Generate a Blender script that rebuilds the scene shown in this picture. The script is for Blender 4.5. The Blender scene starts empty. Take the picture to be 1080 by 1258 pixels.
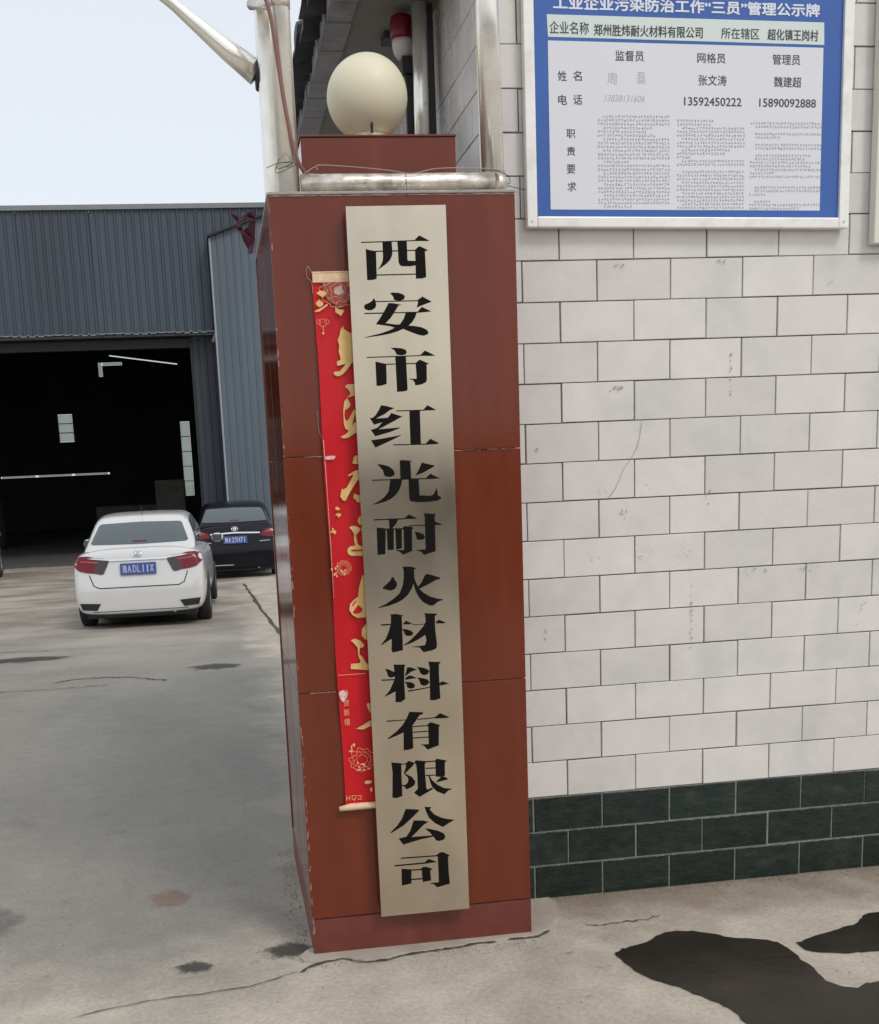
import bpy, bmesh, math, random
from mathutils import Vector, Matrix, noise as mnoise
from mathutils.geometry import delaunay_2d_cdt
from mathutils.bvhtree import BVHTree
random.seed(7)
S = bpy.context.scene
COL = S.collection
R = math.radians

# ------------------------------------------------------------ camera
cd = bpy.data.cameras.new("camera"); cam = bpy.data.objects.new("camera", cd); COL.objects.link(cam)
cd.sensor_fit = 'VERTICAL'; cd.sensor_height = 24; cd.sensor_width = 24 * 1080 / 1258
cd.lens = 27.3144
cd.shift_x = (540 - 489.7) / 1258; cd.shift_y = (860.83 - 629) / 1258
cd.clip_start = .05; cd.clip_end = 2000
RT = Vector((0.98762188, -0.15060871, -0.04381827)); DN = Vector((-0.07206678, -0.18757357, -0.97960325)); FW = Vector((0.13931763, 0.97063545, -0.19610564))
M = Matrix.Identity(4)
for i in range(3):
    M[i][0] = RT[i]; M[i][1] = -DN[i]; M[i][2] = -FW[i]
M.translation = Vector((-1.053, -3.988, 1.597))
cam.matrix_world = M
S.camera = cam

# ------------------------------------------------------------ sky, sun, exposure (overcast daylight)
W = bpy.data.worlds.new("World"); S.world = W; W.use_nodes = True
wn = W.node_tree.nodes; wl = W.node_tree.links; wn.clear()
SUN_EL, SUN_AZ = R(48), R(150)          # sun behind the camera, veiled by cloud
sky = wn.new('ShaderNodeTexSky'); sky.sky_type = 'NISHITA'; sky.sun_disc = False
sky.sun_elevation = SUN_EL; sky.sun_rotation = SUN_AZ; sky.dust_density = 3.0; sky.ozone_density = 1.0
veil = wn.new('ShaderNodeMixRGB'); veil.inputs[0].default_value = .72; veil.inputs[2].default_value = (8.25, 8.55, 8.95, 1)
bg = wn.new('ShaderNodeBackground'); bg.inputs[1].default_value = 0.1
wo = wn.new('ShaderNodeOutputWorld')
wl.new(sky.outputs[0], veil.inputs[1]); wl.new(veil.outputs[0], bg.inputs[0]); wl.new(bg.outputs[0], wo.inputs[0])
sd = bpy.data.lights.new("sun", 'SUN'); sd.energy = 0.9; sd.angle = R(14); sd.color = (1, .955, .9)
so = bpy.data.objects.new("sun", sd); COL.objects.link(so)
sv = Vector((math.sin(SUN_AZ) * math.cos(SUN_EL), math.cos(SUN_AZ) * math.cos(SUN_EL), math.sin(SUN_EL)))
so.rotation_euler = (-sv).to_track_quat('-Z', 'Y').to_euler()
S.view_settings.view_transform = 'Standard'; S.view_settings.look = 'None'
S.view_settings.exposure = 0.30; S.view_settings.gamma = 1; S.view_settings.use_curve_mapping = False

# ------------------------------------------------------------ helpers
def mat(name, col, rough=.6, metal=0, var=0, vscale=4, rand=0, bump=0, bscale=40, coat=0, stretch=(1, 1, 1), tint=None, tscale=1.5, tamt=.5, spec=.5, alpha=1, rvar=0, space='pos'):
    m = bpy.data.materials.new(name); m.use_nodes = True; nt = m.node_tree; n = nt.nodes; l = nt.links
    b = n['Principled BSDF']
    b.inputs['Base Color'].default_value = (*col, 1); b.inputs['Roughness'].default_value = rough; b.inputs['Metallic'].default_value = metal
    b.inputs['Coat Weight'].default_value = coat; b.inputs['Coat Roughness'].default_value = .08; b.inputs['Specular IOR Level'].default_value = spec
    if space == 'obj':
        g = n.new('ShaderNodeTexCoord'); src = g.outputs['Object']
    else:
        g = n.new('ShaderNodeNewGeometry'); src = g.outputs['Position']
    mp = n.new('ShaderNodeMapping'); mp.inputs['Scale'].default_value = stretch; l.new(src, mp.inputs['Vector'])
    vec = mp.outputs[0]
    cur = n.new('ShaderNodeRGB'); cur.outputs[0].default_value = (*col, 1); cur = cur.outputs[0]
    def noise(sc, det=6):
        t = n.new('ShaderNodeTexNoise'); t.inputs['Scale'].default_value = sc; t.inputs['Detail'].default_value = det; t.inputs['Roughness'].default_value = .62
        l.new(vec, t.inputs['Vector']); return t.outputs['Fac']
    if tint:
        mr = n.new('ShaderNodeMapRange'); mr.inputs[1].default_value = .5; mr.inputs[2].default_value = .72; l.new(noise(tscale), mr.inputs[0]); mr.inputs[4].default_value = tamt
        mx = n.new('ShaderNodeMixRGB'); mx.inputs[2].default_value = (*tint, 1); l.new(cur, mx.inputs[1]); l.new(mr.outputs[0], mx.inputs[0]); cur = mx.outputs[0]
    if var:
        mr = n.new('ShaderNodeMapRange'); mr.inputs[1].default_value = .25; mr.inputs[2].default_value = .75; mr.inputs[3].default_value = 1 - var; mr.inputs[4].default_value = 1 + var
        l.new(noise(vscale), mr.inputs[0])
        mx = n.new('ShaderNodeMixRGB'); mx.blend_type = 'MULTIPLY'; mx.inputs[0].default_value = 1; l.new(cur, mx.inputs[1]); l.new(mr.outputs[0], mx.inputs[2]); cur = mx.outputs[0]
    if rand:
        oi = n.new('ShaderNodeObjectInfo'); mr = n.new('ShaderNodeMapRange'); mr.inputs[3].default_value = 1 - rand; mr.inputs[4].default_value = 1 + rand
        l.new(oi.outputs['Random'], mr.inputs[0])
        mx = n.new('ShaderNodeMixRGB'); mx.blend_type = 'MULTIPLY'; mx.inputs[0].default_value = 1; l.new(cur, mx.inputs[1]); l.new(mr.outputs[0], mx.inputs[2]); cur = mx.outputs[0]
    l.new(cur, b.inputs['Base Color'])
    if rvar:
        mr = n.new('ShaderNodeMapRange'); mr.inputs[1].default_value = .3; mr.inputs[2].default_value = .7; mr.inputs[3].default_value = max(.02, rough - rvar); mr.inputs[4].default_value = rough + rvar
        l.new(noise(vscale * 1.7), mr.inputs[0]); l.new(mr.outputs[0], b.inputs['Roughness'])
    if bump:
        bp = n.new('ShaderNodeBump'); bp.inputs['Strength'].default_value = bump; bp.inputs['Distance'].default_value = .01
        l.new(noise(bscale, 8), bp.inputs['Height']); l.new(bp.outputs[0], b.inputs['Normal'])
    m['cur'] = 1
    return m

def mesh_obj(name, me, m=None, parent=None, smooth=False, loc=None):
    o = bpy.data.objects.new(name, me); COL.objects.link(o)
    if m is not None and len(me.materials) == 0: me.materials.append(m)
    if parent is not None: o.parent = parent
    if loc is not None: o.location = loc
    if smooth:
        for p in me.polygons: p.use_smooth = True
    return o
def from_bm(name, bm, m=None, parent=None, smooth=False, loc=None):
    me = bpy.data.meshes.new(name); bmesh.ops.recalc_face_normals(bm, faces=bm.faces) if not smooth == 'keep' else None
    bm.to_mesh(me); bm.free()
    return mesh_obj(name, me, m, parent, bool(smooth), loc)
def tag(o, label=None, cat=None, group=None, kind=None):
    if label: o['label'] = label
    if cat: o['category'] = cat
    if group: o['group'] = group
    if kind: o['kind'] = kind
    return o
def thing(name, label, cat, loc=(0, 0, 0), group=None, rz=0):
    o = bpy.data.objects.new(name, None); COL.objects.link(o); o.location = loc; o.rotation_euler = (0, 0, rz); o.empty_display_size = .1
    tag(o, label, cat, group); bpy.context.view_layer.update() if False else None
    return o
def add_box(bm, x0, x1, y0, y1, z0, z1):
    v = [bm.verts.new((x, y, z)) for z in (z0, z1) for y in (y0, y1) for x in (x0, x1)]
    for f in ((0, 2, 3, 1), (4, 5, 7, 6), (0, 1, 5, 4), (2, 6, 7, 3), (0, 4, 6, 2), (1, 3, 7, 5)):
        bm.faces.new([v[i] for i in f])
    return v
def box(name, m, parent, x0, x1, y0, y1, z0, z1, bev=0, seg=1):
    """box given in parent space, its origin at its own centre"""
    cx, cy, cz = (x0 + x1) / 2, (y0 + y1) / 2, (z0 + z1) / 2
    bm = bmesh.new(); add_box(bm, x0 - cx, x1 - cx, y0 - cy, y1 - cy, z0 - cz, z1 - cz)
    if bev: bmesh.ops.bevel(bm, geom=bm.edges[:], offset=bev, segments=seg, affect='EDGES', profile=.6)
    return from_bm(name, bm, m, parent, loc=(cx, cy, cz))
def add_tube(bm, pts, r, n=12, cap=True):
    pts = [Vector(p) for p in pts]; rs = r if isinstance(r, (list, tuple)) else [r] * len(pts)
    rings = []; up = Vector((0.123, .2, 1)).normalized(); prev = None
    for i, p in enumerate(pts):
        t = (pts[min(i + 1, len(pts) - 1)] - pts[max(i - 1, 0)]).normalized()
        a = t.cross(up) if prev is None else prev - t * prev.dot(t)
        if a.length < 1e-4: a = t.orthogonal()
        a.normalize(); b = t.cross(a); prev = a
        rings.append([bm.verts.new(p + (a * math.cos(k * 2 * math.pi / n) + b * math.sin(k * 2 * math.pi / n)) * rs[i]) for k in range(n)])
    for i in range(len(rings) - 1):
        for k in range(n):
            f = bm.faces.new((rings[i][k], rings[i][(k + 1) % n], rings[i + 1][(k + 1) % n], rings[i + 1][k])); f.smooth = True
    if cap: bm.faces.new(rings[0][::-1]); bm.faces.new(rings[-1])
def tube(name, m, parent, pts, r, n=14):
    bm = bmesh.new(); add_tube(bm, pts, r, n); me = bpy.data.meshes.new(name); bmesh.ops.recalc_face_normals(bm, faces=bm.faces); bm.to_mesh(me); bm.free()
    return mesh_obj(name, me, m, parent)
def spline(pts, k=6):
    P = [Vector(p) for p in pts]; out = []
    for i in range(len(P) - 1):
        a = P[max(i - 1, 0)]; b = P[i]; c = P[i + 1]; d = P[min(i + 2, len(P) - 1)]
        for j in range(k):
            t = j / k
            out.append(.5 * ((2 * b) + (c - a) * t + (2 * a - 5 * b + 4 * c - d) * t * t + (3 * b - a - 3 * c + d) * t ** 3))
    out.append(P[-1]); return out
def lathe(name, m, parent, prof, n=32, loc=(0, 0, 0), smooth=True, axis='Z'):
    bm = bmesh.new(); rings = []
    for r, z in prof:
        if r < 1e-6: rings.append([bm.verts.new((0, 0, z))])
        else: rings.append([bm.verts.new((r * math.cos(k * 2 * math.pi / n), r * math.sin(k * 2 * math.pi / n), z)) for k in range(n)])
    for a, b in zip(rings, rings[1:]):
        for k in range(n):
            k2 = (k + 1) % n
            if len(a) == 1 and len(b) == 1: continue
            if len(a) == 1: bm.faces.new((a[0], b[k], b[k2]))
            elif len(b) == 1: bm.faces.new((a[k], a[k2], b[0]))
            else: bm.faces.new((a[k], a[k2], b[k2], b[k]))
    if axis == 'X': bmesh.ops.rotate(bm, verts=bm.verts, cent=(0, 0, 0), matrix=Matrix.Rotation(R(90), 3, 'Y'))
    return from_bm(name, bm, m, parent, smooth=smooth, loc=loc)
def polys(name, m, parent, plist, mapf, step=0):
    """flat polygons, each lifted a hair above the one before so that no two share a plane"""
    vs = []; fs = []
    for k, pl in enumerate(plist):
        n0 = len(vs); vs += [mapf(p[0], p[1], k) for p in pl]
        tri = delaunay_2d_cdt([Vector((p[0] * 100, p[1] * 100)) for p in pl], [], [list(range(len(pl)))], 1, 1e-7)
        if len(tri[0]) == len(pl):
            idx = [o[0] for o in tri[3]]
            for f in tri[2]: fs.append([n0 + idx[i] for i in f])
        else:
            vs = vs[:n0]; vs += [mapf(v.x / 100, v.y / 100, k) for v in tri[0]]
            for f in tri[2]: fs.append([n0 + i for i in f])
    me = bpy.data.meshes.new(name); me.from_pydata(vs, [], fs); me.update()
    return mesh_obj(name, me, m, parent)
TXT_CACHE = {}
def text_mesh(s, bold=0):
    c = bpy.data.curves.new('t', 'FONT'); c.body = s; c.offset = bold; c.resolution_u = 3
    o = bpy.data.objects.new('t', c); COL.objects.link(o)
    dg = bpy.context.evaluated_depsgraph_get(); dg.update()
    me = bpy.data.meshes.new_from_object(o.evaluated_get(dg)); bpy.data.objects.remove(o); bpy.data.curves.remove(c)
    return me
def text_fit(name, s, m, parent, x0, z0, x1, z1, y, bold=0, slope=0, italic=0, mapf=None):
    me = text_mesh(s, 0); xs = [v.co.x for v in me.vertices]; ys = [v.co.y for v in me.vertices]
    ax, bx, ay, by = min(xs), max(xs), min(ys), max(ys)
    for v in me.vertices:
        u = (v.co.x - ax) / (bx - ax); w = (v.co.y - ay) / (by - ay)
        X = x0 + u * (x1 - x0) + italic * w * (z1 - z0); Z = z0 + w * (z1 - z0) + slope * (X - x0)
        v.co = (X, y, Z)
    me.materials.clear(); me.update()
    if bold > 0:                       # struck several times a hair apart, as heavy print
        V = [v.co.copy() for v in me.vertices]; F = [list(p.vertices) for p in me.polygons]; k = bold * (z1 - z0); n = len(V); vs = []; fs = []
        for i, (dx, dz) in enumerate(((0, 0), (k, 0), (-k, 0), (0, k * .7), (0, -k * .7))):
            vs += [(v.x + dx, v.y - i * .00005, v.z + dz) for v in V]; fs += [[q + i * n for q in f] for f in F]
        me = bpy.data.meshes.new(name); me.from_pydata(vs, [], fs); me.update()
    return mesh_obj(name, me, m, parent)

# ------------------------------------------------------------ measured outlines (metres)
PUDDLE_A = [(0.1234,-0.5537),(0.1487,-0.5136),(0.1874,-0.5013),(0.2697,-0.4659),(0.3029,-0.4399),(0.3624,-0.4082),(0.4173,-0.4196),(0.4735,-0.4551),(0.5233,-0.5031),(0.5803,-0.5324),(0.6368,-0.5614),(0.6685,-0.6034),(0.6739,-0.6948),(0.6757,-0.799),(0.6737,-0.8848),(0.691,-0.932),(0.7333,-0.952),(0.7733,-0.9384),(0.8195,-0.9334),(0.6055,-1.2947),(0.4524,-1.2582),(0.3579,-1.1776),(0.3216,-1.0882),(0.3159,-1.0129),(0.3027,-0.9504),(0.2767,-0.9147),(0.2537,-0.87),(0.2089,-0.7974),(0.1591,-0.7312),(0.1345,-0.6491)]
PUDDLE_B = [(0.7172,-0.6104),(0.7505,-0.5909),(0.7777,-0.5838),(0.9021,-0.5291),(1.0051,-0.4962),(1.0466,-0.4454),(1.1161,-0.4324),(0.9408,-0.7285),(0.8782,-0.7178),(0.8129,-0.7118),(0.7403,-0.6769)]
CRACK_A = [(-0.9039,-0.4192),(-0.853,-0.3743),(-0.7868,-0.3517),(-0.7465,-0.3521),(-0.6867,-0.3931),(-0.6053,-0.3882),(-0.5367,-0.3656),(-0.4705,-0.3623),(-0.4196,-0.3549),(-0.3526,-0.3515),(-0.2987,-0.334),(-0.233,-0.3405)]
CRACK_B = [(-0.1885,-0.3309),(-0.1293,-0.3313),(-0.0863,-0.3297),(-0.0328,-0.2913)]
GOLD = [[(-0.6444,2.0252),(-0.6432,2.016),(-0.6269,2.0056),(-0.619,2.0023),(-0.6217,1.9188),(-0.6287,1.9097),(-0.6391,1.896),(-0.6527,1.884),(-0.6644,1.8781),(-0.6741,1.8792),(-0.681,1.8857),(-0.6799,1.8903),(-0.6733,1.8924),(-0.662,1.8921),(-0.6517,1.9026),(-0.6414,1.9147),(-0.6545,1.9113),(-0.6684,1.9086),(-0.6694,1.9203),(-0.6569,1.9276),(-0.6621,1.951),(-0.6594,1.9695),(-0.6635,1.9842),(-0.6563,1.9987),(-0.653,2.014)],[(-0.6479,1.8468),(-0.6419,1.8528),(-0.6092,1.8541),(-0.611,1.8189),(-0.6208,1.8192),(-0.6439,1.8137),(-0.632,1.8243),(-0.6378,1.8371)],[(-0.6432,1.8121),(-0.638,1.8025),(-0.6333,1.7929),(-0.639,1.7837),(-0.6524,1.7763),(-0.6547,1.7637),(-0.6538,1.751),(-0.6492,1.7442),(-0.6442,1.7459),(-0.6335,1.7629),(-0.6246,1.7768),(-0.6197,1.7766),(-0.626,1.75),(-0.6337,1.7281),(-0.625,1.7389),(-0.6151,1.7385),(-0.6167,1.7084),(-0.6267,1.7056),(-0.6436,1.6951),(-0.6602,1.6918),(-0.6697,1.697),(-0.6529,1.705),(-0.6426,1.7142),(-0.6537,1.7209),(-0.6578,1.7369),(-0.6573,1.7764),(-0.6526,1.803)],[(-0.6376,1.6159),(-0.6307,1.6364),(-0.624,1.6393),(-0.6142,1.6373),(-0.6153,1.6149),(-0.6286,1.6131)],[(-0.6535,1.5796),(-0.6364,1.5901),(-0.6128,1.5987),(-0.6139,1.5778),(-0.6317,1.5528),(-0.6496,1.5277),(-0.6642,1.5024),(-0.6724,1.5028),(-0.6808,1.5162),(-0.6745,1.5402),(-0.6706,1.5368),(-0.6587,1.5427),(-0.6389,1.5741),(-0.6368,1.582),(-0.6503,1.577)],[(-0.6366,1.523),(-0.6269,1.5185),(-0.6137,1.5163),(-0.6148,1.4936),(-0.6264,1.4957),(-0.6405,1.511)],[(-0.6579,1.4184),(-0.6512,1.4234),(-0.6365,1.4232),(-0.6258,1.4167),(-0.6224,1.4102),(-0.6342,1.3972),(-0.6379,1.3965),(-0.633,1.3653),(-0.6214,1.3574),(-0.6107,1.3495),(-0.6118,1.3276),(-0.6339,1.3298),(-0.6542,1.33),(-0.665,1.336),(-0.6678,1.3453),(-0.6649,1.3552),(-0.6563,1.3607),(-0.6415,1.3612),(-0.6452,1.3805),(-0.6433,1.3986),(-0.6517,1.4135)],[(-0.624,1.4528),(-0.6095,1.4476),(-0.6106,1.4259),(-0.6253,1.4258),(-0.6299,1.4377)],[(-0.6236,1.2681),(-0.6058,1.2616),(-0.6093,1.1337),(-0.6234,1.1332),(-0.6458,1.1332),(-0.6621,1.144),(-0.671,1.1599),(-0.6672,1.1792),(-0.654,1.1923),(-0.641,1.1999),(-0.6368,1.2274)],[(-0.6216,1.112),(-0.6076,1.1112),(-0.6101,1.0606),(-0.6241,1.0615),(-0.6361,1.0764),(-0.6337,1.0959)],[(-0.6719,1.0632),(-0.6576,1.0671),(-0.6411,1.0598),(-0.6278,1.0448),(-0.6338,1.0367),(-0.6437,1.0374),(-0.6462,1.0163),(-0.6354,1.0056),(-0.6251,0.985),(-0.6112,0.9798),(-0.6121,0.9614),(-0.6487,0.9667),(-0.6767,0.9701),(-0.6745,0.987),(-0.6477,0.9866),(-0.6432,0.992),(-0.6493,1.0108),(-0.6507,1.0378),(-0.6612,1.0527)],[(-0.627,0.8553),(-0.6144,0.85),(-0.6082,0.8355),(-0.6093,0.8129),(-0.6211,0.819),(-0.63,0.8476)],[(-0.6691,0.7728),(-0.6452,0.7841),(-0.6204,0.798),(-0.6099,0.8007),(-0.6107,0.7832),(-0.6213,0.7788),(-0.646,0.7684)],[(-0.6978,1.4834),(-0.6918,1.4858),(-0.6823,1.4773),(-0.6897,1.4749),(-0.6969,1.4762)],[(-0.6987,1.4601),(-0.692,1.4661),(-0.6858,1.4622),(-0.6829,1.4656),(-0.6815,1.4584),(-0.6863,1.4541),(-0.691,1.4507),(-0.6916,1.4571)],[(-0.7202,1.4089),(-0.7124,1.4103),(-0.7109,1.4211),(-0.7065,1.419),(-0.7059,1.4136),(-0.6987,1.4105),(-0.7009,1.4034),(-0.7057,1.3991),(-0.7081,1.4056),(-0.7191,1.4061)]]
GOLDHOLE = [[(-0.6593,1.1536),(-0.6423,1.1749),(-0.6271,1.16),(-0.6366,1.1494),(-0.648,1.1459),(-0.659,1.1494)],[(-0.6619,1.1747),(-0.6485,1.1906),(-0.6473,1.1863),(-0.6601,1.1704)],[(-0.6571,1.3465),(-0.6495,1.3501),(-0.6145,1.3479),(-0.6147,1.3433),(-0.6535,1.3445)]]
PEONY_BITS = [[(-0.721,2.1213),(-0.7094,2.1286),(-0.6968,2.1268),(-0.6892,2.1191),(-0.701,2.1087),(-0.7072,2.1119)],[(-0.7242,2.0925),(-0.7141,2.1029),(-0.7011,2.0935),(-0.704,2.0845),(-0.7137,2.0809),(-0.7199,2.0848)],[(-0.6658,2.0805),(-0.655,2.0726),(-0.6422,2.0723),(-0.6392,2.0677),(-0.6496,2.0534),(-0.6558,2.0589),(-0.6659,2.0645)],[(-0.7287,2.0698),(-0.7189,2.0742),(-0.7025,2.0814),(-0.6893,2.0902),(-0.6879,2.0856),(-0.7012,2.0768),(-0.7145,2.068),(-0.7273,2.0675)]]
PEONY_C = [[(-0.6518,2.1319),(-0.6214,2.1312)],[(-0.6932,1.2919),(-0.6674,1.2904)],[(-0.6586,0.673),(-0.6141,0.6693)]]
TEXTS = [('工业企业污染防治工作“三员”管理公示牌', 0.1146, 3.0114, 1.0218, 3.0497, 2), ('企业名称', 0.1007, 2.9395, 0.2307, 2.976, 0), ('郑州胜炜耐火材料有限公司', 0.248, 2.9344, 0.6163, 2.9681, 1), ('所在辖区', 0.6808, 2.928, 0.8128, 2.9612, 0), ('超化镇王岗村', 0.8419, 2.9249, 1.0196, 2.9583, 1), ('监督员', 0.3193, 2.8598, 0.4155, 2.8907, 0), ('网格员', 0.599, 2.8547, 0.696, 2.8849, 0), ('管理员', 0.8604, 2.8505, 0.958, 2.882, 0), ('姓', 0.1258, 2.7993, 0.1547, 2.8292, 0), ('名', 0.1767, 2.7994, 0.2057, 2.8293, 0), ('电', 0.1257, 2.7278, 0.1547, 2.7579, 0), ('话', 0.1768, 2.7278, 0.2059, 2.758, 0), ('张文涛', 0.6043, 2.7866, 0.7004, 2.8181, 0), ('魏建超', 0.8667, 2.7817, 0.9634, 2.8135, 0), ('13592450222', 0.5544, 2.7254, 0.7533, 2.7508, 1), ('15890092888', 0.8166, 2.721, 1.0169, 2.7466, 1), ('职', 0.1519, 2.6274, 0.1812, 2.6537, 0), ('责', 0.1523, 2.5736, 0.1804, 2.6, 0), ('要', 0.1514, 2.5185, 0.1796, 2.5461, 0), ('求', 0.1529, 2.4641, 0.1823, 2.4919, 0), ('周', 0.2907, 2.7892, 0.3235, 2.8224, 3), ('磊', 0.3917, 2.7915, 0.4212, 2.8258, 3), ('13838131606', 0.2809, 2.7371, 0.4163, 2.758, 3)]
BPAN = {'head':[(0.0921,2.9958),(1.0399,2.9794),(1.042,2.9111),(0.0954,2.9299)],'sheet':[(0.0963,2.9198),(1.0386,2.9015),(1.0486,2.3954),(0.0948,2.4073)]}
COLS = [[(0.2571,2.7006),(0.5,2.4106)],[(0.5294,2.6895),(0.7654,2.4073)],[(0.7855,2.6837),(1.0372,2.404)]]
WCRACK = [(0.4169,1.7204),(0.4019,1.641),(0.3781,1.5949),(0.3513,1.5598),(0.3183,1.4915),(0.2885,1.4564)]
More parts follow.
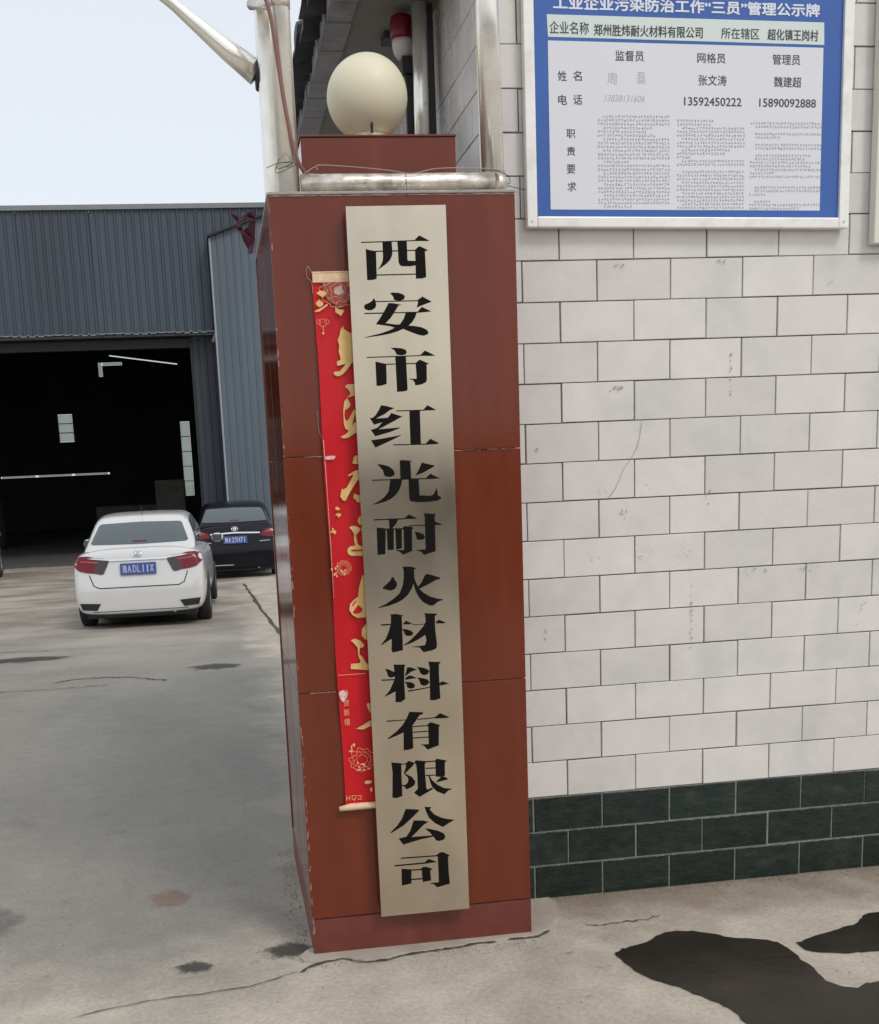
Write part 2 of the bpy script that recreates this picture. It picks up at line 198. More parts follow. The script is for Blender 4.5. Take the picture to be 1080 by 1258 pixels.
CHARS=[[[(-5828,22547),(-4228,22570),(-4228,22598),(-5828,22575)],[(-4251,22572),(-4078,22726),(-3984,22682),(-3782,22579),(-3783,22564)],[(-5697,22377),(-5591,22343),(-5393,22308),(-5407,21550),(-5415,21525),(-5507,21499),(-5696,21492)],[(-5412,22287),(-4205,22294),(-4205,22323),(-5411,22317)],[(-5190,22574),(-4911,22576),(-4902,22267),(-4923,22161),(-4980,22055),(-5064,21971),(-5158,21905),(-5275,21837),(-5364,21785),(-5363,21796),(-5272,21901),(-5210,22017),(-5188,22144)],[(-4741,22573),(-4456,22575),(-4457,22035),(-4428,22015),(-4195,22007),(-4200,21887),(-4361,21860),(-4613,21865),(-4691,21896),(-4728,21987),(-4730,22307)],[(-5410,21617),(-4210,21618),(-4210,21648),(-5409,21647)],[(-4239,22309),(-4091,22424),(-3973,22379),(-3821,22298),(-3920,22282),(-3907,21563),(-3915,21537),(-4032,21505),(-4220,21504),(-4213,22287)]],[[(-5024,21110),(-4943,21123),(-4760,21110),(-4625,21058),(-4577,20992),(-4620,20913),(-4747,20881),(-4907,20906),(-4937,21011)],[(-5492,20865),(-4173,20853),(-4172,20882),(-5491,20893)],[(-5516,20985),(-5475,20883),(-5457,20785),(-5489,20699),(-5583,20641),(-5698,20628),(-5799,20663),(-5833,20740),(-5803,20797),(-5687,20838),(-5582,20896)],[(-4195,20890),(-4048,20986),(-3770,20832),(-4063,20735),(-4232,20673),(-4186,20820)],[(-5828,20526),(-5222,20524),(-5221,20558),(-5827,20560)],[(-4947,20527),(-4187,20523),(-4186,20551),(-4946,20555)],[(-4221,20543),(-4076,20687),(-3788,20549),(-3955,20536),(-4210,20525)],[(-5083,20824),(-4934,20816),(-4695,20763),(-4788,20743),(-4923,20545),(-5045,20385),(-5201,20247),(-4893,20202),(-4755,20198),(-4760,20072),(-4965,20121),(-5056,20156),(-5493,20226),(-5366,20393),(-5231,20585)],[(-4574,20542),(-4232,20538),(-4296,20387),(-4383,20259),(-4490,20170),(-4668,20070),(-4856,19998),(-5089,19939),(-5367,19896),(-5846,19844),(-5846,19857),(-5596,19909),(-5317,19967),(-5084,20041),(-4896,20124),(-4754,20214),(-4632,20374)],[(-4754,20203),(-4572,20165),(-4341,20144),(-4112,20099),(-3964,20029),(-3897,19944),(-3923,19892),(-4052,19851),(-4190,19877),(-4396,19953),(-4645,20058),(-4803,20139)]],[[(-5076,19520),(-4937,19529),(-4730,19501),(-4616,19452),(-4591,19385),(-4633,19320),(-4739,19301),(-4895,19321),(-4963,19451)],[(-5820,19257),(-4171,19259),(-4171,19288),(-5819,19286)],[(-4201,19270),(-4032,19419),(-3945,19377),(-3721,19260),(-3880,19256)],[(-5559,19143),(-5235,19063),(-5246,18476),(-5404,18431),(-5561,18427)],[(-5259,19037),(-4958,19036),(-4958,19067),(-5259,19068)],[(-4948,19285),(-4623,19282),(-4612,18355),(-4616,18266),(-4739,18237),(-4937,18233)],[(-4622,19035),(-4308,19034),(-4308,19065),(-4622,19066)],[(-4343,19053),(-4206,19159),(-3917,19027),(-3995,19007),(-4006,18558),(-4027,18492),(-4170,18425),(-4370,18403),(-4378,18481),(-4433,18561),(-4571,18599),(-4571,18608),(-4315,18595),(-4328,19024)]],[[(-5445,17853),(-5306,17830),(-5042,17749),(-5196,17692),(-5353,17586),(-5626,17466),(-5265,17475),(-5179,17568),(-5153,17612),(-4808,17494),(-4999,17404),(-5214,17300),(-5560,17140),(-4893,17173),(-4893,17155),(-5179,17051),(-5670,16935),(-5800,17127),(-5593,17191),(-5434,17342),(-5693,17284),(-5815,17486),(-5729,17488),(-5633,17563),(-5533,17704)],[(-5808,16821),(-5398,16868),(-4875,16942),(-4875,16928),(-5215,16781),(-5686,16597)],[(-4983,17651),(-4122,17642),(-4121,17673),(-4983,17682)],[(-4156,17666),(-4017,17802),(-3750,17651),(-3863,17644),(-4122,17649)],[(-4585,17670),(-4258,17658),(-4269,16641),(-4591,16654)],[(-5132,16640),(-4092,16620),(-4091,16652),(-5131,16671)],[(-4119,16649),(-3967,16793),(-3689,16645),(-3808,16622),(-4092,16620)]],[[(-5645,16093),(-5528,16088),(-5297,16014),(-5172,15917),(-5122,15812),(-5145,15733),(-5265,15688),(-5393,15717),(-5450,15751),(-5478,15896)],[(-4948,16177),(-4865,16187),(-4556,16153),(-4620,16131),(-4615,15595),(-4950,15610)],[(-4256,16088),(-4115,16043),(-3845,15969),(-4027,15879),(-4220,15784),(-4473,15699),(-4465,15714),(-4359,15882)],[(-5837,15604),(-5245,15591),(-5244,15623),(-5836,15636)],[(-5268,15601),(-4133,15575),(-4133,15608),(-5268,15633)],[(-4168,15598),(-4009,15733),(-3705,15582),(-3896,15574),(-4134,15578)],[(-5268,15619),(-4903,15603),(-4933,15448),(-5012,15268),(-5124,15135),(-5271,15027),(-5440,14954),(-5750,14884),(-5844,14881),(-5627,14986),(-5457,15105),(-5331,15260)],[(-4697,15598),(-4383,15589),(-4372,15088),(-4011,15064),(-3926,15102),(-3823,15294),(-3796,15061),(-3707,15018),(-3704,14953),(-3802,14906),(-4042,14881),(-4400,14881),(-4660,14924),(-4699,15000)]],[[(-5839,14391),(-4887,14378),(-4887,14413),(-5839,14426)],[(-4911,14390),(-4743,14521),(-4470,14386),(-4626,14376)],[(-5366,14408),(-5065,14397),(-5130,14280),(-5255,14135),(-5364,14082)],[(-5518,14093),(-4901,14070),(-4900,14103),(-5517,14125)],[(-5763,14161),(-5539,14143),(-5483,14088),(-5530,13332),(-5773,13321)],[(-5451,14110),(-5228,14103),(-5257,13458),(-5448,13451)],[(-5180,14101),(-4976,14091),(-5003,13479),(-5178,13460)],[(-4946,14131),(-4897,14166),(-4683,14150),(-4609,14095),(-4658,14058),(-4679,13391),(-4971,13285),(-5062,13377),(-5215,13439),(-4929,13428),(-4920,14071)],[(-4706,14163),(-4205,14147),(-4204,14175),(-4705,14191)],[(-3936,14271),(-3682,14149),(-3941,14155)],[(-4571,13972),(-4452,13954),(-4299,13883),(-4262,13792),(-4318,13724),(-4504,13729),(-4539,13876)],[(-4273,14535),(-3880,14492),(-3925,14429),(-3936,13339),(-4313,13242),(-4381,13340),(-4570,13409),(-4246,13410),(-4236,14445)]],[[(-5360,12604),(-5301,12596),(-5269,12511),(-5208,12424),(-5205,12329),(-5281,12227),(-5415,12180),(-5663,12257),(-5662,12297),(-5488,12429),(-5401,12507)],[(-5004,12910),(-4736,12899),(-4570,12843),(-4649,12795),(-4642,12558),(-4674,12358),(-4753,12196),(-4869,12024),(-5044,11879),(-5241,11784),(-5509,11705),(-5828,11657),(-5835,11677),(-5603,11758),(-5331,11921),(-5131,12087),(-5025,12319),(-4978,12577),(-4975,12814)],[(-4664,12607),(-4601,12389),(-4523,12218),(-4384,12067),(-4172,11923),(-3957,11850),(-3759,11809),(-3764,11790),(-3912,11751),(-4086,11630),(-4207,11645),(-4397,11757),(-4535,11933),(-4624,12129),(-4674,12358)],[(-4289,12628),(-4193,12637),(-3823,12499),(-3832,12452),(-3958,12442),(-4156,12340),(-4488,12197),(-4552,12232),(-4420,12391)]],[[(-5476,11425),(-5295,11438),(-5037,11374),(-5101,11349),(-5105,10263),(-5447,10209),(-5472,10312),(-5447,10649),(-5625,10564),(-5786,10466),(-5797,10484),(-5644,10662),(-5551,10849),(-5460,11108),(-5442,11383)],[(-5780,11092),(-5455,11086),(-5455,11129),(-5780,11135)],[(-5081,11089),(-4967,11202),(-4778,11093),(-4634,11060),(-4415,11066),(-4342,11066),(-4343,11047),(-4659,11042),(-4779,11079)],[(-5100,10945),(-4955,10926),(-4812,10862),(-4747,10792),(-4806,10716),(-4940,10708),(-5023,10754),(-5055,10865)],[(-4389,11406),(-3941,11361),(-4003,11324),(-4041,11283),(-4045,10873),(-4002,10385),(-4032,10253),(-4181,10197),(-4452,10159),(-4567,10313),(-4845,10363),(-4565,10361),(-4381,10385),(-4338,10553),(-4376,10713),(-4556,10603),(-4804,10486),(-5070,10407),(-5074,10426),(-4849,10574),(-4596,10799),(-4418,10993),(-4335,11133),(-4350,11351)],[(-4013,11059),(-3994,11111),(-3912,11167),(-3684,11063),(-3807,11042)]],[[(-5716,9686),(-5631,9688),(-5406,9574),(-5387,9439),(-5547,9401),(-5623,9455),(-5655,9604)],[(-5837,9325),(-5404,9311),(-5404,9348),(-5837,9362)],[(-5443,9821),(-5043,9793),(-5082,9735),(-5112,9321),(-5103,8681),(-5242,8588),(-5418,8593),(-5407,8950),(-5596,8865),(-5765,8799),(-5757,8815),(-5590,8987),(-5483,9201),(-5408,9367),(-5421,9771)],[(-4998,9700),(-4888,9697),(-4680,9605),(-4857,9561),(-5096,9406),(-5033,9561)],[(-5099,9333),(-4961,9428),(-4863,9422),(-4691,9328),(-4867,9324),(-5039,9304)],[(-5103,9242),(-4872,9206),(-4766,9125),(-4794,9029),(-4906,9000),(-5014,9044),(-5045,9169)],[(-4686,9688),(-4511,9666),(-4342,9598),(-4276,9532),(-4348,9439),(-4472,9411),(-4568,9467),(-4623,9606)],[(-4683,9352),(-4476,9313),(-4343,9255),(-4290,9165),(-4387,9086),(-4486,9068),(-4582,9112),(-4625,9262)],[(-5018,8946),(-4291,9017),(-4267,8996),(-4983,8907)],[(-4308,9841),(-3904,9801),(-3968,9732),(-3979,9438),(-3961,8622),(-4136,8573),(-4296,8585),(-4271,9655)],[(-3992,9094),(-3878,9173),(-3659,9083),(-3871,9049),(-3982,9049)]],[[(-5738,8007),(-5635,8009),(-5096,8000),(-5096,7981),(-5637,7975),(-5723,7971)],[(-4726,7965),(-4231,7977),(-4233,8007),(-4728,7995)],[(-4257,7999),(-4132,8027),(-3991,8133),(-3687,7976),(-3787,7958),(-4134,7970)],[(-4982,8248),(-4545,8200),(-4547,8150),(-4660,8117),(-4777,7951),(-4920,7775),(-4905,7724),(-4910,7036),(-5065,6998),(-5225,6994),(-5200,7585),(-5413,7502),(-5712,7400),(-5736,7415),(-5432,7628),(-5226,7824),(-5095,8013)],[(-4909,7740),(-4377,7734),(-4378,7764),(-4909,7770)],[(-4892,7549),(-4385,7549),(-4386,7579),(-4893,7579)],[(-4900,7359),(-4385,7354),(-4386,7384),(-4901,7389)],[(-4427,7750),(-4375,7821),(-4287,7852),(-3994,7729),(-4045,7696),(-4069,7070),(-4446,6956),(-4565,7097),(-4688,7132),(-4395,7133),(-4391,7722)]],[[(-5645,6616),(-5309,6559),(-5324,6489),(-5330,6237),(-5332,5462),(-5521,5410),(-5664,5433),(-5619,6261)],[(-5334,6515),(-5124,6513),(-5125,6543),(-5335,6546)],[(-5173,6552),(-5071,6625),(-4888,6542),(-4941,6458),(-5212,6215),(-4982,6069),(-4889,5921),(-4906,5821),(-4983,5751),(-5186,5672),(-5256,5774),(-5354,5808),(-5341,5832),(-5229,5823),(-5139,5891),(-5109,6016),(-5155,6108),(-5250,6210),(-5178,6427)],[(-4888,6542),(-4847,6627),(-4514,6569),(-4556,6451),(-4555,6172),(-4533,5662),(-4490,5607),(-4337,5665),(-4314,5617),(-4595,5475),(-4769,5388),(-4942,5539),(-4813,5660),(-4815,6194),(-4834,6474)],[(-4552,6534),(-4178,6529),(-4179,6565),(-4552,6570)],[(-4536,6318),(-4199,6305),(-4200,6336),(-4536,6348)],[(-4533,6074),(-4208,6065),(-4209,6095),(-4533,6105)],[(-4202,6574),(-4150,6626),(-3829,6539),(-3894,6473),(-3902,6042),(-4024,6001),(-4203,6029),(-4200,6498)],[(-4166,5885),(-4024,6001),(-3923,6005),(-3789,5910),(-3979,5870),(-4206,5833)],[(-4458,6088),(-4409,6071),(-4328,5912),(-4159,5744),(-3938,5611),(-3675,5568),(-3815,5523),(-3945,5406),(-4192,5530),(-4325,5669),(-4382,5802),(-4436,6010)]],[[(-5244,5012),(-4916,4972),(-4787,4938),(-5027,4715),(-5338,4460),(-5761,4230),(-5777,4252),(-5538,4478),(-5378,4695)],[(-4618,5038),(-4388,4997),(-4454,4934),(-4298,4740),(-4075,4617),(-3851,4545),(-3637,4507),(-3830,4414),(-4037,4295),(-4284,4442),(-4478,4640),(-4570,4854)],[(-4994,4596),(-4682,4568),(-4513,4514),(-4688,4414),(-4871,4236),(-5101,4038),(-4401,4033),(-4352,3994),(-4808,3933),(-5379,3804),(-5513,4024),(-5255,4065),(-5121,4259)],[(-4638,4288),(-4492,4267),(-4193,4174),(-4007,4066),(-3961,3958),(-4015,3859),(-4181,3822),(-4281,3858),(-4352,3981),(-4496,4163)]],[[(-5477,3321),(-4240,3300),(-4241,3339),(-5478,3360)],[(-4304,3328),(-4160,3427),(-4046,3421),(-3840,3292),(-3900,3250),(-3895,2698),(-3870,2312),(-4308,2224),(-4405,2339),(-4556,2388),(-4238,2388),(-4237,2731),(-4242,3283)],[(-5701,3076),(-4628,3083),(-4630,3127),(-5703,3121)],[(-4705,3105),(-4574,3220),(-4498,3213),(-4279,3098),(-4452,3099),(-4630,3084)],[(-5468,2977),(-5143,2919),(-5163,2440),(-5481,2393)],[(-5156,2878),(-4789,2874),(-4790,2911),(-5157,2915)],[(-5169,2557),(-4790,2548),(-4791,2585),(-5171,2594)],[(-4827,2907),(-4761,2966),(-4635,2964),(-4430,2876),(-4513,2837),(-4501,2481),(-4782,2455),(-4796,2864)]]]
def rebase(t, B):
    B = Vector(B); t.location = B
    for o in bpy.data.objects:
        if o.parent == t: o.location = Vector(o.location) - B

# ------------------------------------------------------------ materials
M_RED = mat('red_glazed_slab', (.150, .0285, .0120), .13, var=.14, vscale=3, stretch=(3, 3, .35), tint=(.205, .048, .022), tscale=1.2, tamt=.5, bump=.02, bscale=6, rvar=.06, spec=.33, coat=.1)
M_REDP = mat('red_plinth_slab', (.150, .036, .024), .4, var=.25, vscale=7, tint=(.19, .085, .07), tscale=4, tamt=.5, bump=.06, bscale=30)
M_MORTAR = mat('cement', (.36, .34, .31), .9, var=.2, vscale=20, bump=.3, bscale=90)
M_WTILE = mat('white_wall_tile', (.685, .655, .625), .25, var=.07, vscale=7, rand=.06, bump=.045, bscale=14, rvar=.08, tint=(.53, .535, .50), tscale=3.2, tamt=.7)
M_DTILE = mat('dark_green_wall_tile', (.0105, .0205, .017), .24, var=.6, vscale=16, rand=.25, bump=.3, bscale=38, rvar=.12, stretch=(1, 1, 2.4), tint=(.042, .05, .03), tscale=7, tamt=.6)
M_GROUT = mat('dark_grout', (.27, .235, .22), .95, var=.3, vscale=30)
M_LGROUT = mat('pale_grout', (.22, .225, .19), .95, var=.35, vscale=30)
M_STEEL = mat('stainless_tube', (.95, .93, .86), .24, metal=.68, var=.08, vscale=9, rvar=.06, tint=(.62, .58, .50), tscale=11, tamt=.35)
M_STEELD = mat('scuffed_stainless_tube', (.76, .71, .63), .33, metal=.75, var=.38, vscale=22, rvar=.16, bump=.05, bscale=30, tint=(.34, .28, .22), tscale=16, tamt=.75)
M_INK = mat('black_etched_paint', (.006, .005, .004), .6, spec=.12)
M_ALU = mat('white_aluminium', (.86, .85, .81), .35, metal=.1, var=.05, vscale=30, tint=(.62, .58, .5), tscale=14, tamt=.5)
M_BLUE = mat('printed_blue', (.035, .115, .40), .28, var=.1, vscale=3)
M_SHEET = mat('printed_pale_sheet', (.72, .73, .77), .28, var=.02, vscale=2)
M_HEAD = mat('printed_pale_green', (.66, .74, .70), .28, var=.02)
M_PRINT = mat('printed_black', (.05, .05, .06), .4)
M_PRINTW = mat('printed_white', (.72, .76, .85), .4)
M_FAINT = mat('faded_pen', (.46, .46, .52), .5)
M_FINE = mat('small_print', (.34, .34, .37), .5)
M_CRED = mat('red_couplet_paper', (.55, .007, .014), .35, var=.14, vscale=5, stretch=(3, 3, .6), bump=.08, bscale=9, coat=.06, spec=.3)
M_GOLD = mat('gold_print', (.72, .47, .16), .4, var=.15, vscale=30, tint=(.80, .55, .33), tscale=25, tamt=.7)
M_GOLDL = mat('gold_linework', (.80, .42, .22), .4)
M_PETAL = mat('dark_petal_print', (.30, .055, .03), .45, var=.3, vscale=60)
M_PALEC = mat('pale_flower_centre', (.50, .38, .30), .5, var=.2, vscale=90)
M_PAPERE = mat('pale_paper_edge', (.72, .52, .33), .6, var=.2, vscale=40)
M_TAPE = mat('clear_tape', (.62, .42, .40), .25)
M_GLOBE = mat('opal_globe', (.76, .72, .54), .42, var=.03, vscale=6, spec=.3)
M_BLK = mat('black_iron', (.012, .012, .014), .5, var=.3)
M_CABLE = mat('dusty_brown_cable', (.23, .105, .09), .55, var=.15)
M_WIRE = mat('pale_bare_wire', (.40, .30, .24), .5)
M_WIRED = mat('dark_thin_wire', (.05, .05, .05), .5)
M_RAG = mat('maroon_rag', (.075, .02, .035), .8, var=.45, vscale=50, bump=.4, bscale=60)
M_EAVE = mat('dark_clay_tile', (.045, .045, .055), .65, var=.35, vscale=14, rand=.25, bump=.2, bscale=40)
M_FASCIA = mat('weathered_fascia_render', (.30, .30, .325), .85, var=.18, vscale=9, tint=(.12, .12, .13), tscale=6, tamt=.6, bump=.15, bscale=30)
M_SOFFIT = mat('grey_soffit_render', (.215, .215, .20), .9, var=.15, vscale=4, bump=.1, bscale=40)
M_LAMPRED = mat('red_beacon_plastic', (.17, .006, .016), .35, var=.1)
M_LAMPW = mat('white_beacon_plastic', (.6, .56, .55), .4)
M_CREAM = mat('cream_painted_metal', (.72, .71, .63), .4, var=.03)
M_CRACK = mat('crack_dirt', (.06, .05, .04), 1)
M_HAIR = mat('hairline_crack', (.22, .19, .18), 1)
M_SHED = mat('blue_grey_steel_cladding', (.048, .063, .083), .5, metal=.0, var=.12, vscale=1.2, stretch=(1, 1, .25), rand=.06, tint=(.066, .083, .104), tscale=.5, tamt=.6)
M_SHEDL = mat('light_blue_grey_cladding', (.100, .128, .155), .5, var=.1, vscale=1.2, stretch=(1, 1, .3), rand=.05)
M_SHEDD = mat('dark_slate_cladding', (.032, .038, .052), .55, var=.12, vscale=1.5, rand=.06)
M_TRIM = mat('pale_grey_flashing', (.20, .21, .22), .5, var=.1)
M_HALL = mat('dark_hall_wall', (.035, .037, .038), .9, var=.3, vscale=.6)  # very dark hall wall, tone varied at random
M_HALLG = mat('dark_hall_floor', (.075, .072, .066), .7, var=.3, vscale=.7)  # dark hall floor, a little lighter than the walls

def brushed_steel():
    m = bpy.data.materials.new('brushed_steel_plate'); m.use_nodes = True; n = m.node_tree.nodes; l = m.node_tree.links; b = n['Principled BSDF']
    g = n.new('ShaderNodeNewGeometry')
    def nz(scale, det=4, sc=1):
        mp = n.new('ShaderNodeMapping'); mp.inputs['Scale'].default_value = scale; l.new(g.outputs['Position'], mp.inputs[0])
        t = n.new('ShaderNodeTexNoise'); t.inputs['Scale'].default_value = sc; t.inputs['Detail'].default_value = det; l.new(mp.outputs[0], t.inputs[0]); return t.outputs['Fac']
    br = nz((420, 420, 4)); sm = nz((5, 5, 3), 5)
    c = n.new('ShaderNodeValToRGB'); c.color_ramp.elements[0].position = .3; c.color_ramp.elements[0].color = (.50, .435, .335, 1); c.color_ramp.elements[1].position = .7; c.color_ramp.elements[1].color = (.64, .565, .445, 1)
    l.new(sm, c.inputs[0]); l.new(c.outputs[0], b.inputs['Base Color'])
    b.inputs['Metallic'].default_value = .92
    mr = n.new('ShaderNodeMapRange'); mr.inputs[1].default_value = .3; mr.inputs[2].default_value = .7; mr.inputs[3].default_value = .13; mr.inputs[4].default_value = .19; l.new(sm, mr.inputs[0]); l.new(mr.outputs[0], b.inputs['Roughness'])
    bp = n.new('ShaderNodeBump'); bp.inputs['Strength'].default_value = .05; bp.inputs['Distance'].default_value = .002; l.new(br, bp.inputs['Height']); l.new(bp.outputs[0], b.inputs['Normal'])
    return m
M_PLATE = brushed_steel()

def ground_mat():
    m = bpy.data.materials.new('worn_concrete'); m.use_nodes = True; n = m.node_tree.nodes; l = m.node_tree.links; b = n['Principled BSDF']
    g = n.new('ShaderNodeNewGeometry'); P = g.outputs['Position']
    def nz(sc, det=6, scale=(1, 1, 1), loc=(0, 0, 0), rough=.6):
        mp = n.new('ShaderNodeMapping'); mp.inputs['Scale'].default_value = scale; mp.inputs['Location'].default_value = loc; l.new(P, mp.inputs[0])
        t = n.new('ShaderNodeTexNoise'); t.inputs['Scale'].default_value = sc; t.inputs['Detail'].default_value = det; t.inputs['Roughness'].default_value = rough; l.new(mp.outputs[0], t.inputs[0]); return t.outputs['Fac']
    def mr(i, a, b_, c, d):
        x = n.new('ShaderNodeMapRange'); x.inputs[1].default_value = a; x.inputs[2].default_value = b_; x.inputs[3].default_value = c; x.inputs[4].default_value = d; l.new(i, x.inputs[0]); return x.outputs[0]
    def mix(f, a, c, bt='MIX', op_=0):
        x = n.new('ShaderNodeMixRGB'); x.blend_type = bt
        for s, v in ((0, f), (1, a), (2, c)):
            if isinstance(v, tuple): x.inputs[s].default_value = (*v, 1)
            elif isinstance(v, (int, float)): x.inputs[s].default_value = v if (s == 0 or op_) else (v, v, v, 1)
            else: l.new(v, x.inputs[s])
        return x.outputs[0]
    sep = n.new('ShaderNodeSeparateXYZ'); l.new(P, sep.inputs[0])
    def math_(op, a, b_, op_=1):
        x = n.new('ShaderNodeMath'); x.operation = op
        for s, v in ((0, a), (1, b_)):
            if isinstance(v, (int, float)): x.inputs[s].default_value = v
            else: l.new(v, x.inputs[s])
        return x.outputs[0]
    # street side (towards the camera) is pale dusty cement, the yard is greyer, worn and smoother
    edge = math_('ADD', sep.outputs['Y'], mr(nz(1.6, 7), .3, .7, -.42, .42))
    yard = mr(edge, -.62, .1, 0, 1)
    left = mr(math_('ADD', sep.outputs['X'], mr(nz(2.2, 5, loc=(3, 1, 0)), .3, .7, -.2, .2)), -.95, -.6, 1, 0)
    yf = math_('MULTIPLY', yard, left)
    street = mix(mr(nz(2.4, 7), .36, .66, 0, 1), (.35, .315, .26), (.49, .435, .36))
    street = mix(mr(nz(1.1, 5, loc=(5, 2, 0)), .55, .75, 0, .55), street, (.27, .215, .155))
    yardc = mix(mr(nz(1.1, 8, (1, .5, 1)), .34, .66, 0, 1), (.212, .200, .168), (.262, .246, .206))
    far = mr(sep.outputs['Y'], 5, 14, 0, 1)
    yardc = mix(far, yardc, mix(mr(nz(.6, 6, (1, 1.7, 1)), .38, .62, 0, 1), (.235, .20, .165), (.45, .40, .335)))
    c = mix(yf, street, yardc)
    dirt = math_('MULTIPLY', mr(math_('ADD', sep.outputs['Y'], mr(nz(3, 6, loc=(9, 9, 0)), .3, .7, -.22, .22)), -.42, -.02, 0, .75), mr(sep.outputs['X'], -.15, .15, 0, 1))
    c = mix(dirt, c, (.20, .155, .105))
    # shaped stains and drips
    c = mix(mr(nz(1.9, 5, (1, .55, 1), (7, 3, 0), .7), .62, .72, 0, .28), c, (.10, .092, .08))
    c = mix(mr(nz(5.5, 4, loc=(1, 8, 0)), .66, .71, 0, .5), c, (.19, .12, .085))
    c = mix(1, c, mr(nz(60, 8), .25, .75, .80, 1.2), 'MULTIPLY')
    c = mix(1, c, mr(nz(9, 8), .25, .75,   .90, 1.1), 'MULTIPLY')
    c = mix(1, c, mr(nz(260, 4), .3, .7, .84, 1.16), 'MULTIPLY')
    l.new(c, b.inputs['Base Color'])
    l.new(mix(yf, .82, mr(nz(2, 5), .3, .7, .42, .62)), b.inputs['Roughness'])
    bp = n.new('ShaderNodeBump'); bp.inputs['Strength'].default_value = .35; bp.inputs['Distance'].default_value = .006
    l.new(mix(.5, nz(70, 9), nz(8, 6)), bp.inputs['Height']); l.new(bp.outputs[0], b.inputs['Normal'])
    return m
M_GROUND = ground_mat()
M_SKIRT = mat('pale_cement_patch', (.385, .34, .28), .9, var=.16, vscale=9, bump=.3, bscale=60, tint=(.33, .28, .215), tscale=5, tamt=.6)
M_WET = mat('wet_concrete', (.019, .0145, .010), .2, var=.3, vscale=4, rvar=.08, bump=.12, bscale=30, tint=(.040, .030, .022), tscale=3, tamt=.8, spec=.18)
M_WETD = mat('drying_damp_edge', (.24, .20, .155), .6, var=.2, vscale=12)

# ------------------------------------------------------------ ground
def gz(y):
    P = ((-200, 0), (2.5, 0), (12, -.285), (21, -.45), (26, -.46), (60, -.5), (300, -.6))
    for (a, b), (c, d) in zip(P, P[1:]):
        if y <= c: return b + (d - b) * (y - a) / (c - a)
    return -.6
ys = [-120, -60, -30, -15, -8, -4, -2, -1, 0, 1, 2, 2.5, 3.2, 4, 5, 6, 7, 8, 9, 10, 11, 12, 14, 16, 18, 19.5, 21, 23, 26, 30, 40, 60, 120, 300]
xs = [-250, -100, -50, -25, -15, -10, -7, -5, -3.5, -2, -1, 0, 1, 2, 4, 8, 15, 30, 60, 120, 250]
bm = bmesh.new(); gv = [[bm.verts.new((x, y, gz(y))) for x in xs] for y in ys]
for j in range(len(ys) - 1):
    for i in range(len(xs) - 1): bm.faces.new((gv[j][i], gv[j][i + 1], gv[j + 1][i + 1], gv[j + 1][i]))
ground = from_bm('ground', bm, M_GROUND); tag(ground, kind='structure')

def ribbon(pts, w, z, jit=.3):
    if len(pts) == 2: pts = [pts[0], ((pts[0][0] * .9 + pts[1][0] * .1), (pts[0][1] * .9 + pts[1][1] * .1)), ((pts[0][0] * .1 + pts[1][0] * .9), (pts[0][1] * .1 + pts[1][1] * .9)), pts[1]]
    P = [Vector((p[0], p[1])) for p in pts]; L = []; Rr = []
    for i, p in enumerate(P):
        t = (P[min(i + 1, len(P) - 1)] - P[max(i - 1, 0)]).normalized(); nn = Vector((-t.y, t.x)); k = w * (1 + random.uniform(-jit, jit)) * (.25 if i in (0, len(P) - 1) else 1)
        L.append(p + nn * k / 2); Rr.append(p - nn * k / 2)
    return [tuple(q) for q in L + Rr[::-1]]
def rough_line(pts, k=5, a=.012):
    out = []
    for p in spline([(x, y, 0) for x, y in pts], k): out.append((p.x + random.uniform(-a, a), p.y + random.uniform(-a, a)))
    return out
def strip_mesh(name, pts, w, zf, m, parent):
    bm = bmesh.new(); prev = None
    for i, p in enumerate(pts):
        q = Vector(p); a = Vector(pts[max(i - 1, 0)]); b = Vector(pts[min(i + 1, len(pts) - 1)]); t = (b - a).normalized(); nn = Vector((-t.y, t.x)); k = w * random.uniform(.45, 1.4) * (.2 if i in (0, len(pts) - 1) else 1) / 2
        c = (bm.verts.new((q.x + nn.x * k, q.y + nn.y * k, zf(q.y))), bm.verts.new((q.x - nn.x * k, q.y - nn.y * k, zf(q.y))))
        if prev: bm.faces.new((prev[0], prev[1], c[1], c[0]))
        prev = c
    return from_bm(name, bm, m, parent)
# cement skirt poured against the pillar foot, its broken edge and the crack beyond it
sk = [(-.87, -.26), (-.9, -.31), (-.885, -.345), (-.853, -.368), (-.787, -.346), (-.7465, -.348), (-.6867, -.388), (-.6053, -.383), (-.5367, -.361), (-.47, -.357), (-.42, -.35), (-.3526, -.346), (-.2987, -.329), (-.233, -.333), (-.1885, -.326), (-.129, -.326), (-.086, -.322), (-.04, -.29), (.03, -.2), (.06, -.06), (.05, .0), (-.2, .0), (-.2, -.2), (-.8, -.2)]
bm = bmesh.new(); top = [bm.verts.new((x, y, .007)) for x, y in sk]; bot = [bm.verts.new((x, y - .004, -.01)) for x, y in sk]; bm.faces.new(top)
for i in range(len(sk)): bm.faces.new((top[i], top[(i + 1) % len(sk)], bot[(i + 1) % len(sk)], bot[i]))
skirt = from_bm('cement_skirt', bm, M_SKIRT, ground)
strip_mesh('crack', rough_line([(x, y - .008) for x, y in CRACK_A], 5, .0035), .011, lambda y: .0046, M_CRACK, ground)
strip_mesh('crack', rough_line([(x, y - .008) for x, y in CRACK_B], 5, .003), .009, lambda y: .0046, M_CRACK, ground)
strip_mesh('crack', rough_line([(-.9039, -.4192), (-1.1, -.5), (-1.35, -.52), (-1.6, -.58)], 6, .006), .005, lambda y: .0044, M_CRACK, ground)
strip_mesh('crack', rough_line([(.1, -.28), (.16, -.30), (.22, -.285), (.3, -.29), (.38, -.265)], 5, .008), .006, lambda y: .0044, M_CRACK, ground)
